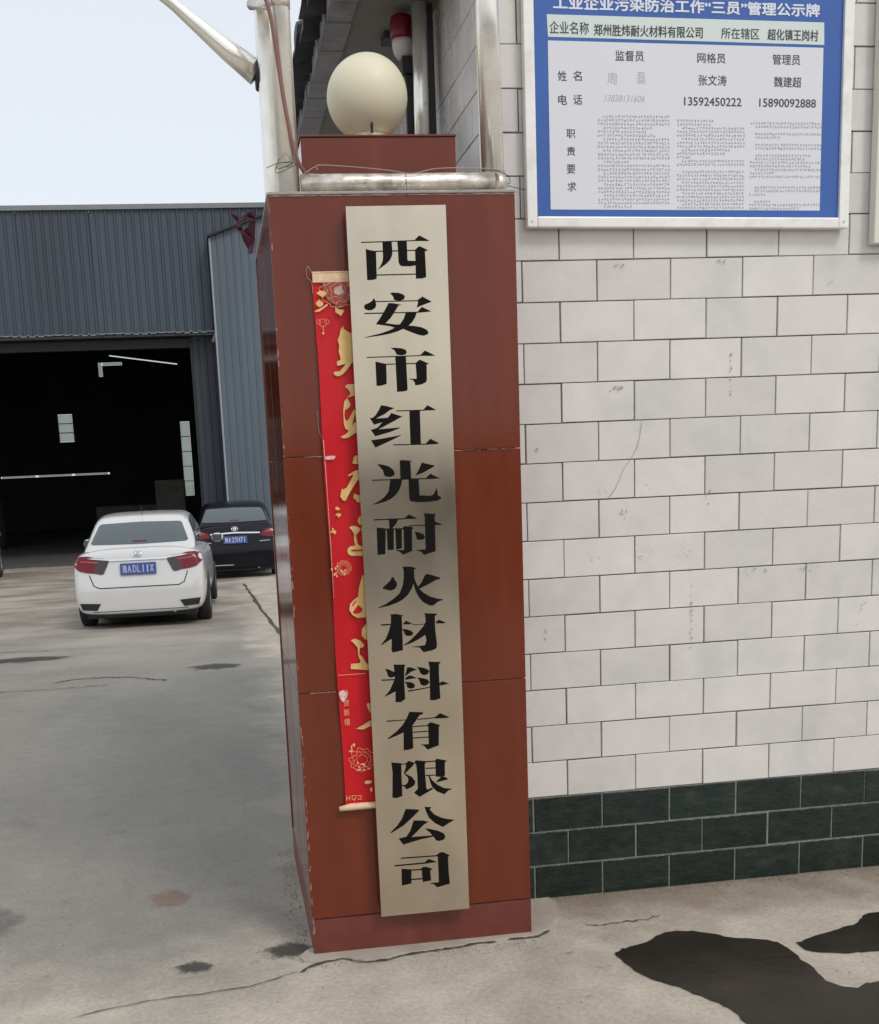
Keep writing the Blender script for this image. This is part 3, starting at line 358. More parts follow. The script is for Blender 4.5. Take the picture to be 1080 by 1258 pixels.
strip_mesh('drain_joint', [(-.47 - .012 * k + random.uniform(-.01, .01), 9 + .42 * k) for k in range(22)], .06, lambda y: gz(y) + .006, M_CRACK, ground)
for pts_, w_ in (([(-2.6, 6.35), (-2.35, 6.5), (-2.0, 6.42), (-1.75, 6.2), (-1.62, 6.05)], .022), ([(-3.6, 5.9), (-3.0, 6.0), (-2.5, 5.95), (-2.1, 6.02)], .014), ([(-4.5, 8.9), (-3.6, 9.1), (-3.0, 9.0)], .02)):
    strip_mesh('crack', rough_line(pts_, 8, .02), w_, lambda y: gz(y) + .006, M_CRACK, ground)
def blob(cx, cy, rx, ry, seed, n=26, rot=0):
    out = []
    for i in range(n):
        a = 2 * math.pi * i / n; k = 1 + .38 * mnoise.noise(Vector((math.cos(a) * 1.3 + seed * 7.1, math.sin(a) * 1.3, seed)))+ .12 * mnoise.noise(Vector((math.cos(a) * 4 + seed, math.sin(a) * 4, seed)))
        out.append((cx + rx * k * math.cos(a), cy + ry * k * math.sin(a)))
    return out
def stain_mat(name, col, rough, amt):
    m = mat(name, col, rough, var=.3, vscale=14); n = m.node_tree.nodes; l = m.node_tree.links; bs = n['Principled BSDF']
    tc = n.new('ShaderNodeTexCoord'); ln = n.new('ShaderNodeVectorMath'); ln.operation = 'LENGTH'; l.new(tc.outputs['Object'], ln.inputs[0])
    nz = n.new('ShaderNodeTexNoise'); nz.inputs['Scale'].default_value = 2.6; nz.inputs['Detail'].default_value = 8; nz.inputs['Roughness'].default_value = .68; l.new(tc.outputs['Object'], nz.inputs[0])
    sb = n.new('ShaderNodeMath'); sb.operation = 'MULTIPLY_ADD'; sb.inputs[1].default_value = 1.7; sb.inputs[2].default_value = -.35; l.new(nz.outputs['Fac'], sb.inputs[0])
    df = n.new('ShaderNodeMath'); df.operation = 'SUBTRACT'; l.new(sb.outputs[0], df.inputs[0]); l.new(ln.outputs['Value'], df.inputs[1])
    mr = n.new('ShaderNodeMapRange'); mr.inputs[1].default_value = -.28; mr.inputs[2].default_value = .12; mr.inputs[4].default_value = amt; l.new(df.outputs[0], mr.inputs[0]); l.new(mr.outputs[0], bs.inputs['Alpha'])
    return m
M_STAIN_SHADE = stain_mat('old_stain_and_car_shade', (.045, .040, .034), .6, .8); M_STAINR = stain_mat('reddish_stain', (.30, .17, .11), .7, .4); M_STAING = stain_mat('faint_grey_stain', (.13, .122, .105), .7, .35)
for cx, cy, rx, ry, mm in ((-1.21, 6.75, .34, .30, M_STAIN_SHADE), (-1.25, -.30, .09, .07, M_STAIN_SHADE), (-1.36, .38, .12, .16, M_STAINR), (-3.2, 8.3, .7, .35, M_STAIN_SHADE), (-2.12, 12.4, 1.15, 1.5, M_STAIN_SHADE), (-.93, -.24, .12, .10, M_STAIN_SHADE), (-2.1, .3, .3, .3, M_STAING), ):  # the large dark patch beneath the white car paints in its shade
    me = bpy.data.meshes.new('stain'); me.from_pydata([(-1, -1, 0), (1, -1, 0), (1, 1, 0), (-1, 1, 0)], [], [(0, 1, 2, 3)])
    o = mesh_obj('stain', me, mm, ground, loc=(cx, cy, gz(cy) + .0042)); o.scale = (rx, ry, 1)  # stains, and the painted shade beneath the white car
    if cy > 2.5: o.rotation_euler = (math.atan2(gz(cy + .1) - gz(cy - .1), .2), 0, 0)
# the road past the gate and the wall on its far side, behind the camera: the steel plate mirrors them
road = box('road', mat('worn_asphalt', (.05, .048, .045), .85, var=.2, vscale=3, bump=.3, bscale=50), None, -120, 120, -23, -9.5, -.05, .004); tag(road, kind='structure')
rw = thing('roadside_wall', 'long low brown brick wall on the far side of the road', 'wall')
box('wall_face', mat('brown_brick_wall', (.10, .065, .045), .85, var=.25, vscale=2), rw, -90, 90, -26.3, -26, 0, 2.1)
box('coping', M_MORTAR, rw, -90, 90, -26.36, -25.94, 2.101, 2.18)
rebase(rw, (0, -26.15, 0))

vs, fs = [], []
def grit(x, y, s):
    z = gz(y) + .002; n0 = len(vs); a0 = random.random() * 6.28
    for k in range(5): vs.append((x + s * math.cos(a0 + k * 1.257) * random.uniform(.7, 1.1), y + s * math.sin(a0 + k * 1.257) * random.uniform(.7, 1.1), z))
    vs.append((x, y, z + s * .8))
    for k in range(5): fs.append((n0 + k, n0 + (k + 1) % 5, n0 + 5))
for i in range(900): grit(random.uniform(-2.6, 1.6), random.uniform(-1.4, 3.5), random.uniform(.0012, .0035))
for i in range(700): grit(random.uniform(-.1, 1.7), -.005 - abs(random.gauss(0, .03)), random.uniform(.0012, .004))
for i in range(260): grit(-.86 - abs(random.gauss(0, .03)), random.uniform(-.35, .9), random.uniform(.0012, .004))
for i in range(300): grit(random.uniform(-.85, -.1), -.36 - abs(random.gauss(0, .03)), random.uniform(.001, .003))
me = bpy.data.meshes.new('grit'); me.from_pydata(vs, [], fs); go_ = mesh_obj('grit', me, mat('grit_stones', (.26, .235, .2), .9, var=.5, vscale=60)); tag(go_, 'fine grit and crumbs of cement scattered over the concrete', 'grit', kind='stuff')

PA = PUDDLE_A[:]
PA = [p for p in PA if p[0] < .9]
def refine(pl, k=3, a=.006):
    pts = [Vector((p[0], p[1], 0)) for p in pl]; out = []
    n = len(pts)
    for i in range(n):
        p0, p1, p2, p3 = pts[i - 1], pts[i], pts[(i + 1) % n], pts[(i + 2) % n]
        for j in range(k):
            t = j / k; q = .5 * ((2 * p1) + (p2 - p0) * t + (2 * p0 - 5 * p1 + 4 * p2 - p3) * t * t + (3 * p1 - p0 - 3 * p2 + p3) * t ** 3)
            out.append((q.x + random.uniform(-a, a), q.y + random.uniform(-a, a)))
    return out
def grow(pl, d):
    c = Vector((sum(p[0] for p in pl) / len(pl), sum(p[1] for p in pl) / len(pl))); out = []
    for p in pl:
        v = Vector(p) - c; out.append(tuple(c + v * (1 + d / v.length)))
    return out
i0 = PUDDLE_A.index(max(PUDDLE_A[:13], key=lambda p: p[0]))
pa = PUDDLE_A[:19] + [(1.15, -.95), (1.3, -1.1), (1.25, -1.3), (1.0, -1.38), (.75, -1.38)] + PUDDLE_A[21:]
pb = PUDDLE_B[:7] + [(PUDDLE_B[6][0] + .2, PUDDLE_B[6][1] - .02), (PUDDLE_B[6][0] + .35, PUDDLE_B[6][1] - .12), (PUDDLE_B[7][0] + .25, PUDDLE_B[7][1] + .0)] + PUDDLE_B[7:]
pud = polys('puddle', M_WET, None, [refine(pa)], lambda x, y, k: (x, y, .0042)); tag(pud, 'large dark wet stain spreading over the pale cement in front of the tiled wall', 'puddle', kind='structure')
pud = polys('puddle', M_WET, None, [refine(pb)], lambda x, y, k: (x, y, .0042)); tag(pud, 'smaller dark wet patch nearer the tiled wall at the right edge', 'puddle', kind='structure')

# ------------------------------------------------------------ gatehouse
TW, H1, H2, Z0 = .26, .13294, .13076, 2.2534
gh = thing('gatehouse', 'small gatehouse clad in white tiles with a dark green tiled base, behind the red pillar', 'building')
box('wall_core', M_GROUT, gh, -.118, 2.6, .012, 3.9, .3924, 3.28)
box('base_core', M_LGROUT, gh, -.118, 2.6, .0016, 3.9, -.3, .3920)
def tile_mesh(w, h, d=.012, bev=.0016):
    bm = bmesh.new(); add_box(bm, -w / 2, w / 2, 0, d, -h / 2, h / 2)
    fe = [e for e in bm.edges if all(abs(v.co.y) < 1e-6 for v in e.verts)]
    bmesh.ops.bevel(bm, geom=fe, offset=bev, segments=1, affect='EDGES'); bmesh.ops.recalc_face_normals(bm, faces=bm.faces)
    me = bpy.data.meshes.new('tile'); bm.to_mesh(me); bm.free(); return me
GAP = .0042
cache = {}
def place_tile(name, m, xa, xb, z, h, front=True, face=-.0, jit=.0009, GAP=.0036):
    w = round(xb - xa - GAP, 3); key = (name, w, round(h, 4))
    if key not in cache: cache[key] = tile_mesh(w, h - GAP); cache[key].materials.append(m)
    o = bpy.data.objects.new(name, cache[key]); COL.objects.link(o); o.parent = gh
    if front:
        o.location = ((xa + xb) / 2 + random.uniform(-jit, jit), face + random.uniform(-.0008, .0008), z + random.uniform(-jit, jit))
        o.rotation_euler = (random.uniform(-.006, .006), random.uniform(-.0035, .0035), random.uniform(-.004, .004))
    else:
        o.location = (-.130 + random.uniform(-.0006, .0006), (xa + xb) / 2, z)
        o.rotation_euler = (random.uniform(-.004, .004), 0, -math.pi / 2 + random.uniform(-.004, .004))
    return o
for r in range(-8, 14):
    zc = Z0 - (r + .5) * H1; off = 0 if r % 2 == 0 else .5
    xa = -.128
    c = math.ceil((xa + .03) / TW - off) + off
    edges = [xa] + [k * TW for k in [c + i for i in range(12)] if k * TW < 2.55] + [2.6]
    for a, b in zip(edges, edges[1:]):
        if b - a > .01: place_tile('white_tile', M_WTILE, a, b, zc, H1)
for r in range(3):
    zc = Z0 - 14 * H1 - (r + .5) * H2; off = 0 if r % 2 == 0 else .5
    xa = -.128; c = math.ceil((xa + .03) / TW - off) + off
    edges = [xa] + [k * TW for k in [c + i for i in range(12)] if k * TW < 2.55] + [2.6]
    for a, b in zip(edges, edges[1:]):
        if b - a > .01: place_tile('dark_green_tile', M_DTILE, a, b, zc, H2, face=-.002, jit=.0014, GAP=.0065)
for r in range(-8, 0):
    zc = Z0 - (r + .5) * H1; off = 0 if r % 2 == 0 else .5
    edges = [.0135] + [(k + off) * TW + .1 for k in range(14)] + [3.85]
    for a, b in zip(edges, edges[1:]):
        if b - a > .01: place_tile('side_tile', M_WTILE, a, b, zc, H1, front=False)
box('corner_trim', M_CREAM, gh, -.1335, -.1285, -.0022, .004, .39, 3.28)
polys('hairline_crack', M_HAIR, gh, [ribbon(rough_line(WCRACK, 3, .0008), .0014, 0)], lambda x, z, k: (x, -.0042, z))
# marks left on the tiles: pale splashes and dark scuffs
M_SPLASH = mat('white_splash', (.74, .73, .73), .7, var=.1, vscale=60)
M_SCUFF = mat('grey_scuff', (.30, .29, .28), .7, var=.25, vscale=120, tint=(.55, .54, .53), tscale=90, tamt=.9)
def marks(name, m, spots):
    P = []
    for cx, cz, rx, rz, n in spots:
        for i in range(n):
            P.append(blob(cx + random.gauss(0, rx), cz + random.gauss(0, rz), random.uniform(.0008, .0042), random.uniform(.0008, .0036), random.random() * 50, 8))
    tag(polys(name, m, gh, P, lambda x, z, k: (x, -.0043 - .000004 * k, z)), kind='stuff')
marks('splash_marks', M_SPLASH, [(.42, 1.26, .03, .012, 12), (.57, 1.255, .018, .03, 14), (.25, 1.255, .015, .006, 6), (.27, 1.49, .02, .006, 6), (.43, 1.5, .012, .006, 5)])
marks('scuff_marks', M_SCUFF, [(.33, 1.83, .015, .006, 14), (.34, 2.235, .012, .004, 7), (.35, 1.41, .008, .012, 9), (.66, 1.44, .01, .02, 7), (.86, 1.18, .03, .012, 12), (1.07, 1.17, .02, .01, 9), (.60, 1.0, .002, .07, 24), (.74, 1.85, .002, .05, 12), (.70, 2.24, .01, .004, 6), (1.1, 2.16, .01, .006, 4), (.06, 1.02 - .02, .004, .012, 4), (.04, 1.63, .004, .006, 4), (1.25, 1.0, .02, .02, 5)])
# roof slab, soffit, fascia and the row of dark eave tiles running back along the side wall
box('roof_slab', M_SOFFIT, gh, -.12, 2.7, -.1, 4.0, 3.285, 3.40)
box('soffit', M_SOFFIT, gh, -.43, -.125, .2, 2.75, 3.262, 3.30)
box('ceiling_batten', M_EAVE, gh, -.29, -.2, .9, 1.0, 3.235, 3.262)
bm = bmesh.new()
for a in range(26):
    y0 = .2 + a * .1; w = .012 * mnoise.noise(Vector((a * .7, 0, 0)))
    add_box(bm, -.53 + w, -.431, y0, y0 + .0995, 3.25 + w, 3.33)
from_bm('fascia', bm, M_FASCIA, gh)
tm = None
for i in range(23):
    y = .25 + i * .108
    if tm is None:
        bm = bmesh.new(); prof = [(-.052, .012), (-.046, -.02), (-.026, -.045), (-.008, -.082), (0, -.088), (.010, -.078), (.026, -.042), (.046, -.02), (.052, .012), (.03, .03), (0, .035), (-.03, .03)]
        f0 = [bm.verts.new((0, y_, z_)) for y_, z_ in prof]; f1 = [bm.verts.new((.10, y_, z_ + .055)) for y_, z_ in prof]
        bm.faces.new(f0); bm.faces.new(f1[::-1])
        for k in range(len(prof)): bm.faces.new((f0[k], f0[(k + 1) % len(prof)], f1[(k + 1) % len(prof)], f1[k]))
        bmesh.ops.recalc_face_normals(bm, faces=bm.faces); tm = bpy.data.meshes.new('eave_tile'); bm.to_mesh(tm); bm.free(); tm.materials.append(M_EAVE)
    o = bpy.data.objects.new('eave_tile', tm); COL.objects.link(o); o.parent = gh
    o.location = (-.590 + random.uniform(-.018, .012), y, 3.35 + random.uniform(-.016, .014)); o.rotation_euler = (random.uniform(-.2, .2), random.uniform(-.15, .35), random.uniform(-.35, .1))
    if i % 1 == 0:
        o2 = bpy.data.objects.new('eave_tile', tm); COL.objects.link(o2); o2.parent = gh
        o2.location = (-.50, y + .05, 3.395 + random.uniform(-.01, .01)); o2.rotation_euler = (random.uniform(-.1, .1), 0, 0); o2.scale = (1, 1, .9)
bm = bmesh.new(); add_box(bm, -.49, -.125, .2, 2.75, 3.331, 3.36); from_bm('eave_bed', bm, M_FASCIA, gh)
rebase(gh, (1.2, 2, 0))

# ------------------------------------------------------------ notice board
SL = -.0172
nb = thing('notice_board', 'blue framed notice board of pollution control staff screwed to the white tiled wall', 'notice board')
def shear(o):
    for v in o.data.vertices:
        X = v.co.x + o.location.x; v.co.z += SL * (X - .02)
def fr(x0, x1, z0, z1, name='frame_rail'):
    o = box(name, M_ALU, nb, x0, x1, -.042, -.008, z0, z1, .004, 2); shear(o); return o
fr(.012, .047, 2.352, 3.25); fr(1.107, 1.142, 2.352, 3.25); fr(.0475, 1.1065, 2.352, 2.386); fr(.0475, 1.1065, 3.216, 3.25)
o = box('blue_panel', M_BLUE, nb, .047, 1.107, -.030, -.012, 2.385, 3.217); shear(o)
def quad(name, m, q, y):
    me = bpy.data.meshes.new(name); me.from_pydata([(x, y, z) for x, z in q] + [(x, y + .0006, z) for x, z in q], [], [(0, 1, 2, 3), (7, 6, 5, 4), (0, 4, 5, 1), (1, 5, 6, 2), (2, 6, 7, 3), (3, 7, 4, 0)]); return mesh_obj(name, me, m, nb)
BY = -.0300
# the print was measured on a plane 8 mm nearer; scale about the camera is not needed at this size
quad('header_strip', M_HEAD, [(x, z) for x, z in BPAN['head']], BY - .0008)
quad('printed_sheet', M_SHEET, [(.0945, 2.9189), (1.0395, 2.9022), (1.0405, 2.3925), (.0945, 2.408)], BY - .0008)
for s, x0, z0, x1, z1, k in TEXTS:
    m_ = {0: M_PRINT, 1: M_PRINT, 2: M_PRINTW, 3: M_FAINT}[k]
    o = text_fit('lettering', s, m_, nb, x0, z0, x1, z1, BY - .0013, bold={0: .012, 1: .022, 2: .045, 3: 0}[k], slope=SL, italic=.25 if k == 3 and len(s) > 2 else 0)
fl = []
for ci, col in enumerate(COLS):
    (xa, za), (xb, zb) = col; nl = 25; st = (za - zb) / nl
    for i in range(nl):
        if ci == 2 and i in (2, 5, 8, 16, 17, 21): continue
        if ci == 1 and i == 13: continue
        ind = .018 if (i + ci) % 3 == 0 or (ci == 2 and i in (3, 6, 9, 18)) else 0
        end = xb - (random.uniform(.02, .2) if random.random() < .3 else 0)
        x = xa + ind; zc = za - (i + .5) * st
        while x < end:
            cw = .0088
            for q in range(5):       # a few pen strokes per character, too small to read in the photograph
                if random.random() < .5:
                    w_, h_ = random.uniform(.003, .0075), .0011
                else: w_, h_ = .0011, random.uniform(.003, .008)
                ox = x + random.uniform(0, cw - w_ - .001); oz = zc + random.uniform(-.0045, .0045 - h_) + SL * (x - .02) * .6
                fl.append((ox, oz, w_, h_))
            x += cw + .0012
vs, fs = [], []
for k, (x, z, w_, h_) in enumerate(fl):
    y = BY - .0011 - (k % 4) * .00004; b = len(vs); vs += [(x, y, z), (x + w_, y, z), (x + w_, y, z + h_), (x, y, z + h_)]; fs.append((b, b + 1, b + 2, b + 3))
me = bpy.data.meshes.new('small_print'); me.from_pydata(vs, [], fs); o = mesh_obj('small_print', me, M_FINE, nb); tag(o, kind='stuff')
bm = bmesh.new()
for x, z in ((.0295, 2.372), (1.1245, 2.355), (.0295, 3.235), (1.1245, 3.22)):
    add_tube(bm, [(x, -.0425, z), (x, -.045, z)], .004, 10)
me = bpy.data.meshes.new('screw'); bm.to_mesh(me); bm.free(); mesh_obj('screw', me, M_STEELD, nb)
rebase(nb, (.58, -.03, 2.35))

cp = thing('cream_panel', 'cream-painted flat panel fixed to the white tiled wall right of the blue notice board', 'panel')
box('panel_face', M_CREAM, cp, 1.262, 1.85, -.036, -.016, 2.31, 3.28, .003)
for a in ((1.236, 1.2615, 2.281, 3.3), (1.8505, 1.876, 2.281, 3.3), (1.262, 1.85, 2.281, 2.3095), (1.262, 1.85, 3.2805, 3.3)):
    box('panel_frame', M_CREAM, cp, a[0], a[1], -.046, -.006, a[2], a[3], .004, 2)
rebase(cp, (1.55, -.02, 2.28))

# ------------------------------------------------------------ red gate pillar
PX0, PX1, PY0, PY1 = -.846, -.098, -.3, .76
pl = thing('gate_pillar', 'square red-slabbed gate pillar with a stepped top, standing before the tiled wall', 'pillar')
box('pillar_core', M_MORTAR, pl, PX0 + .012, PX1 - .012, PY0 + .012, PY1 - .012, -.3, 2.398)
zz = [-.3, .127, .897, 1.641, 2.402]
for i in range(4):
    a, b = zz[i] + .0012, zz[i + 1] - .0012; m_ = M_REDP if i == 0 else M_RED; nm = 'plinth_slab' if i == 0 else 'slab'
    f = -.0025 if i == 0 else 0
    X0, X1 = PX0 - (.004 if i else .002), PX1 + .002
    box(nm, m_, pl, X0 + .0008 * i, X1, PY0 + f, PY0 + .0125, a, b, .0022, 2)
    box(nm, m_, pl, PX0 + (.0 if i else -.002), PX0 + .0125, PY0 + .0132, PY0 + .53, a, b, .0022, 2)
    box(nm, m_, pl, PX0 + (.0 if i else -.002), PX0 + .0125, PY0 + .5325, PY1, a, b, .0022, 2)
    box(nm, m_, pl, PX1 - .0125, PX1 + .001, PY0 + .0132, PY0 + .53, a, b, .0022, 2)
    box(nm, m_, pl, PX1 - .0125, PX1 + .001, PY0 + .5325, PY1, a, b, .0022, 2)
    box(nm, m_, pl, X0, X1, PY1 - .0125 + .001, PY1 + .0135, a, b, .0022, 2)
box('top_slab', M_MORTAR, pl, PX0 - .004, PX1 + .004, PY0 - .004, PY1 + .01, 2.403, 2.412, .002)
box('step_block', M_RED, pl, -.728, -.2435, -.148, .715, 2.4125, 2.602, .002, 2)
box('step_coping', M_REDP, pl, -.732, -.2405, -.152, .72, 2.6025, 2.609, .0015)
# chipped glaze along the front left arris, cement bleeding out of the slab joints
P = []
for i in range(46):
    z = random.uniform(.03, 2.38) if i % 3 else random.uniform(.1, .8); P.append(blob(PX0 - .0005 + random.uniform(0, .004), z, random.uniform(.0008, .003), random.uniform(.002, .016), i * 1.7, 9))
polys('chipped_arris', mat('chipped_pink_biscuit', (.30, .15, .115), .8, var=.2, vscale=80), pl, P, lambda x, z, k: (x, PY0 - .0029 - .000002 * k, z))
for zj, xa, xb in ((1.641, PX0 + .06, PX1), (.897, PX0 + .035, PX0 + .12), (2.4, PX0, PX1), (1.641, PX1 - .2, PX1 - .02)):
    pts = [(xa + (xb - xa) * t / 40, zj + random.uniform(-.0006, .0006)) for t in range(41)]
    polys('joint_streak', mat('joint_lime', (.36, .2, .17), .7, var=.4, vscale=60), pl, [ribbon(pts, .0022, 0, .8)], lambda x, z, k: (x, PY0 - .0032, z))
polys('joint_streak', mat('dark_plinth_joint', (.07, .02, .016), .8), pl, [ribbon([(PX0 + .02 * t, .127 + random.uniform(-.0008, .0008)) for t in range(38)], .003, 0, .5)], lambda x, z, k: (x, PY0 - .0030, z))  # thin dark line along the plinth joint
rebase(pl, ((PX0 + PX1) / 2, (PY0 + PY1) / 2, 0))

# ------------------------------------------------------------ stainless name plate with thirteen characters
npl = thing('name_plate', 'tall brushed steel company name plate with thirteen black characters on the red pillar', 'sign')
bm = bmesh.new()
def plate_pt(u, v):          # gently dished plate
    x = -.6235 + u * .2995 + (.0 if v > .5 else .0); z = .137 + v * 2.2205
    if abs(u) < .01: x += .002 * (1 - v)
    return x, z
NU, NV = 6, 40
gvv = [[bm.verts.new((plate_pt(i / NU, j / NV)[0], -.3585 + .0022 * math.sin(j / NV * 9 + 1) * .5 + .0016 * math.cos(i / NU * 3), plate_pt(i / NU, j / NV)[1])) for i in range(NU + 1)] for j in range(NV + 1)]
fcs = [bm.faces.new((gvv[j][i], gvv[j][i + 1], gvv[j + 1][i + 1], gvv[j + 1][i])) for j in range(NV) for i in range(NU)]
for f in fcs: f.smooth = True
ring = [gvv[0][i] for i in range(NU + 1)] + [gvv[j][NU] for j in range(1, NV + 1)] + [gvv[NV][i] for i in range(NU - 1, -1, -1)] + [gvv[j][0] for j in range(NV - 1, 0, -1)]
fr_ = [bm.verts.new((v.co.x * 1, v.co.y, v.co.z)) for v in ring]; back = [bm.verts.new((v.co.x, -.322, v.co.z)) for v in ring]; n = len(ring); ring = fr_
for i in range(n): bm.faces.new((ring[i], back[i], back[(i + 1) % n], ring[(i + 1) % n]))
bm.faces.new(back[::-1])
pm = from_bm('plate', bm, M_PLATE, npl, smooth='keep')
for e in (): pass
names = '西安市红光耐火材料有限公司'
def plate_y(x, z):
    u = (x + .6235) / .2995; v = (z - .137) / 2.2205
    return -.3585 + .0011 * math.sin(v * 9 + 1) + .0016 * math.cos(u * 3)
for ch, g in zip(names, CHARS):
    g2 = [[(a / 1e4, b / 1e4) for a, b in s] for s in g]
    o = polys('character', M_INK, npl, g2, lambda x, z, k: (x, plate_y(x, z) - .0010 - .00008 * k, z))
    o['label'] = 'black character ' + ch
for x in (-.6, -.345):
    tube('hanging_bolt', M_STEEL, npl, [(x, -.322, 2.33), (x, -.301, 2.33)], .005, 8); tube('hanging_bolt', M_STEEL, npl, [(x, -.322, .17), (x, -.301, .17)], .005, 8)
rebase(npl, (-.474, -.34, .137))

# ------------------------------------------------------------ red couplet strip
cpt = thing('couplet_scroll', 'red spring couplet with gold characters half hidden behind the steel name plate', 'couplet')
bm = bmesh.new(); NV = 60; rows = []
for j in range(NV + 1):
    v = j / NV; z = .518 + v * (2.180 - .518); x0 = -.7165 - .013 * v + .002 * math.sin(v * 17) ; y = -.3085 + .0025 * math.sin(v * 23) ; r_ = []
    for i in range(8):
        u = i / 7; r_.append(bm.verts.new((x0 + u * (.27), y - .004 * math.exp(-((u) / .12) ** 2) * (.5 + .5 * math.sin(v * 31)), z)))
    rows.append(r_)
for a, b in zip(rows, rows[1:]):
    for i in range(7): f = bm.faces.new((a[i], a[i + 1], b[i + 1], b[i])); f.smooth = True
from_bm('paper', bm, M_CRED, cpt, smooth='keep')
YC = -.3165
cy = lambda base: (lambda x, z, k: (x, base - .00006 * k, z))
for g in GOLD:
    polys('gold_character', M_GOLD, cpt, [g], cy(YC))
polys('character_counter', M_CRED, cpt, GOLDHOLE, cy(YC - .001))
box('top_band', M_PAPERE, cpt, -.7295, -.46, -.3172, -.3145, 2.152, 2.178)
box('top_roller', M_PAPERE, cpt, -.731, -.459, -.318, -.309, 2.1785, 2.183, .001)
tube('bottom_roller', M_PAPERE, cpt, [(-.738, -.318, .509), (-.70, -.319, .513), (-.6, -.319, .513), (-.45, -.318, .512)], [.008, .012, .011, .011], 10)
box('fold_crease', M_GOLDL, cpt, -.719, -.63, -.3166, -.3160, .9515, .953)
def arcs(cx, cz, r, n, seed, y, wob=.25, lw=.0013, half=None):
    out = []
    for i in range(n):
        a = seed + i * 2 * math.pi / n; pts = []
        for t in range(9):
            s = t / 8; ang = a + (s - .5) * 2 * math.pi / n * 1.15; rr = r * (1 + .18 * math.sin(s * math.pi * 3 + i) * wob * 2 + .22 * math.sin(s * math.pi))
            pts.append((cx + rr * math.cos(ang), cz + rr * math.sin(ang) * .95))
        out.append(ribbon(pts, lw, 0, .1))
    return out
def peony(cx, cz, r, y, fill):
    if fill:
        polys('petal', M_PETAL, cpt, [blob(cx, cz, r * 1.02, r * .98, 3.3, 40)], lambda x, z, k: (x, y + .0004, z))
        polys('petal', mat('red_petal_print', (.36, .045, .045), .45, var=.25, vscale=60), cpt, [blob(cx, cz - .002, r * .6, r * .56, 4.4, 40)], lambda x, z, k: (x, y + .0001, z))
    ln = arcs(cx, cz, r * .95, 9, .3, y) + arcs(cx, cz, r * .68, 7, .9, y, lw=.0011) + arcs(cx, cz, r * .42, 5, .1, y, lw=.001)
    for i in range(9):
        a = .3 + i * 2 * math.pi / 9; ln.append(ribbon([(cx + r * .6 * math.cos(a), cz + r * .6 * math.sin(a)), (cx + r * .8 * math.cos(a + .1), cz + r * .8 * math.sin(a + .1)), (cx + r * .97 * math.cos(a), cz + r * .97 * math.sin(a))], .001, 0, .1))
    polys('petal_outline', M_GOLDL, cpt, ln, lambda x, z, k: (x, y - .0003 - .000003 * k, z))
    if fill: polys('flower_centre', M_PALEC, cpt, [blob(cx + .004, cz, r * .3, r * .3, 9, 20)], lambda x, z, k: (x, y - .0006, z))
LEAVES = []
peony(-.655, 2.128, .046, YC - .0005, True)
peony(-.682, 1.294, .021, YC - .0003, False)
peony(-.655, .668, .036, YC - .0003, False)
for g in PEONY_BITS: polys('leaf', M_GOLD, cpt, [g], lambda x, z, k: (x, YC - .0018 - .00003 * k, z))
tag(polys('leaf', M_GOLDL, cpt, [blob(-.638, .592, .012, .006, 1, 12), blob(-.63, .566, .004, .008, 2, 10), blob(-.69, .70, .008, .003, 4, 10), blob(-.687, .708, .002, .014, 5, 10), blob(-.679, .72, .004, .006, 6, 10)] +
      [blob(-.692 + random.gauss(0, .011), 1.28 + random.gauss(0, .008), .003, .004, i, 8) for i in range(12)] + [blob(-.655 + random.gauss(0, .012), .645 + random.gauss(0, .006), .004, .003, i + 30, 8) for i in range(9)], lambda x, z, k: (x, YC - .0019 - .00003 * k, z)), kind='stuff')
kx, kz = -.712, .534
key = [[(0, 0), (0, .018)], [(-.0, .008), (.010, .008)], [(.010, 0), (.010, .018)], [(.018, .004), (.018, .016), (.030, .016), (.030, .004), (.018, .004)], [(.024, .004), (.024, -.004)], [(.034, .014), (.048, .014), (.048, .002), (.038, .002), (.038, .008)]]
polys('key_pattern', M_GOLDL, cpt, [ribbon([(kx + p[0], kz + p[1]), (kx + q[0], kz + q[1])], .0018, 0, 0) for s in key for p, q in zip(s, s[1:])], lambda x, z, k: (x, YC - .0004 - .00003 * k, z))
kx, kz = -.706, 2.036   # little lantern tassel motif under the peony
polys('tassel_motif', M_GOLDL, cpt, arcs(kx, kz, .010, 6, .2, 0, lw=.0009) + arcs(kx - .012, kz + .002, .006, 4, .2, 0, lw=.0008) + arcs(kx + .012, kz + .002, .006, 4, .2, 0, lw=.0008) + [ribbon([(kx, kz - .008), (kx + .001, kz - .03)], .002, 0, .2), blob(kx, kz - .031, .004, .003, 1, 8)], lambda x, z, k: (x, YC - .0004 - .000003 * k, z))
zt = .905
for s in '恭贺新禧':
    text_fit('small_lettering', s, M_GOLDL, cpt, -.706, zt - .024, -.688, zt - .002, YC - .0004, bold=.0); zt -= .0315
M_TAPE2 = mat('cloudy_tape', (.72, .5, .48), .2, var=.3, vscale=70, tint=(.55, .12, .12), tscale=60, tamt=.8)
polys('tape', M_TAPE2, cpt, [blob(-.705, 1.636, .017, .006, 3, 16), blob(-.706, .886, .012, .018, 5, 16)], lambda x, z, k: (x, YC - .0030 - .0001 * k, z))
tube('tape_edge', M_TAPE2, cpt, [(-.7235, -.3155, 1.69), (-.7205, -.3155, 1.55), (-.7185, -.3155, 1.35), (-.7175, -.3155, 1.2)], .0009, 6)
tube('string', M_WIRE, cpt, spline([(-.731, -.312, 2.182), (-.742, -.309, 2.2), (-.746, -.309, 2.17), (-.733, -.311, 2.155), (-.731, -.313, 2.12)], 5), .0009, 6)
tube('string', M_WIRE, cpt, spline([(-.737, -.307, 1.78), (-.735, -.307, 1.72), (-.728, -.309, 1.70), (-.724, -.31, 1.685)], 5), .0006, 6)
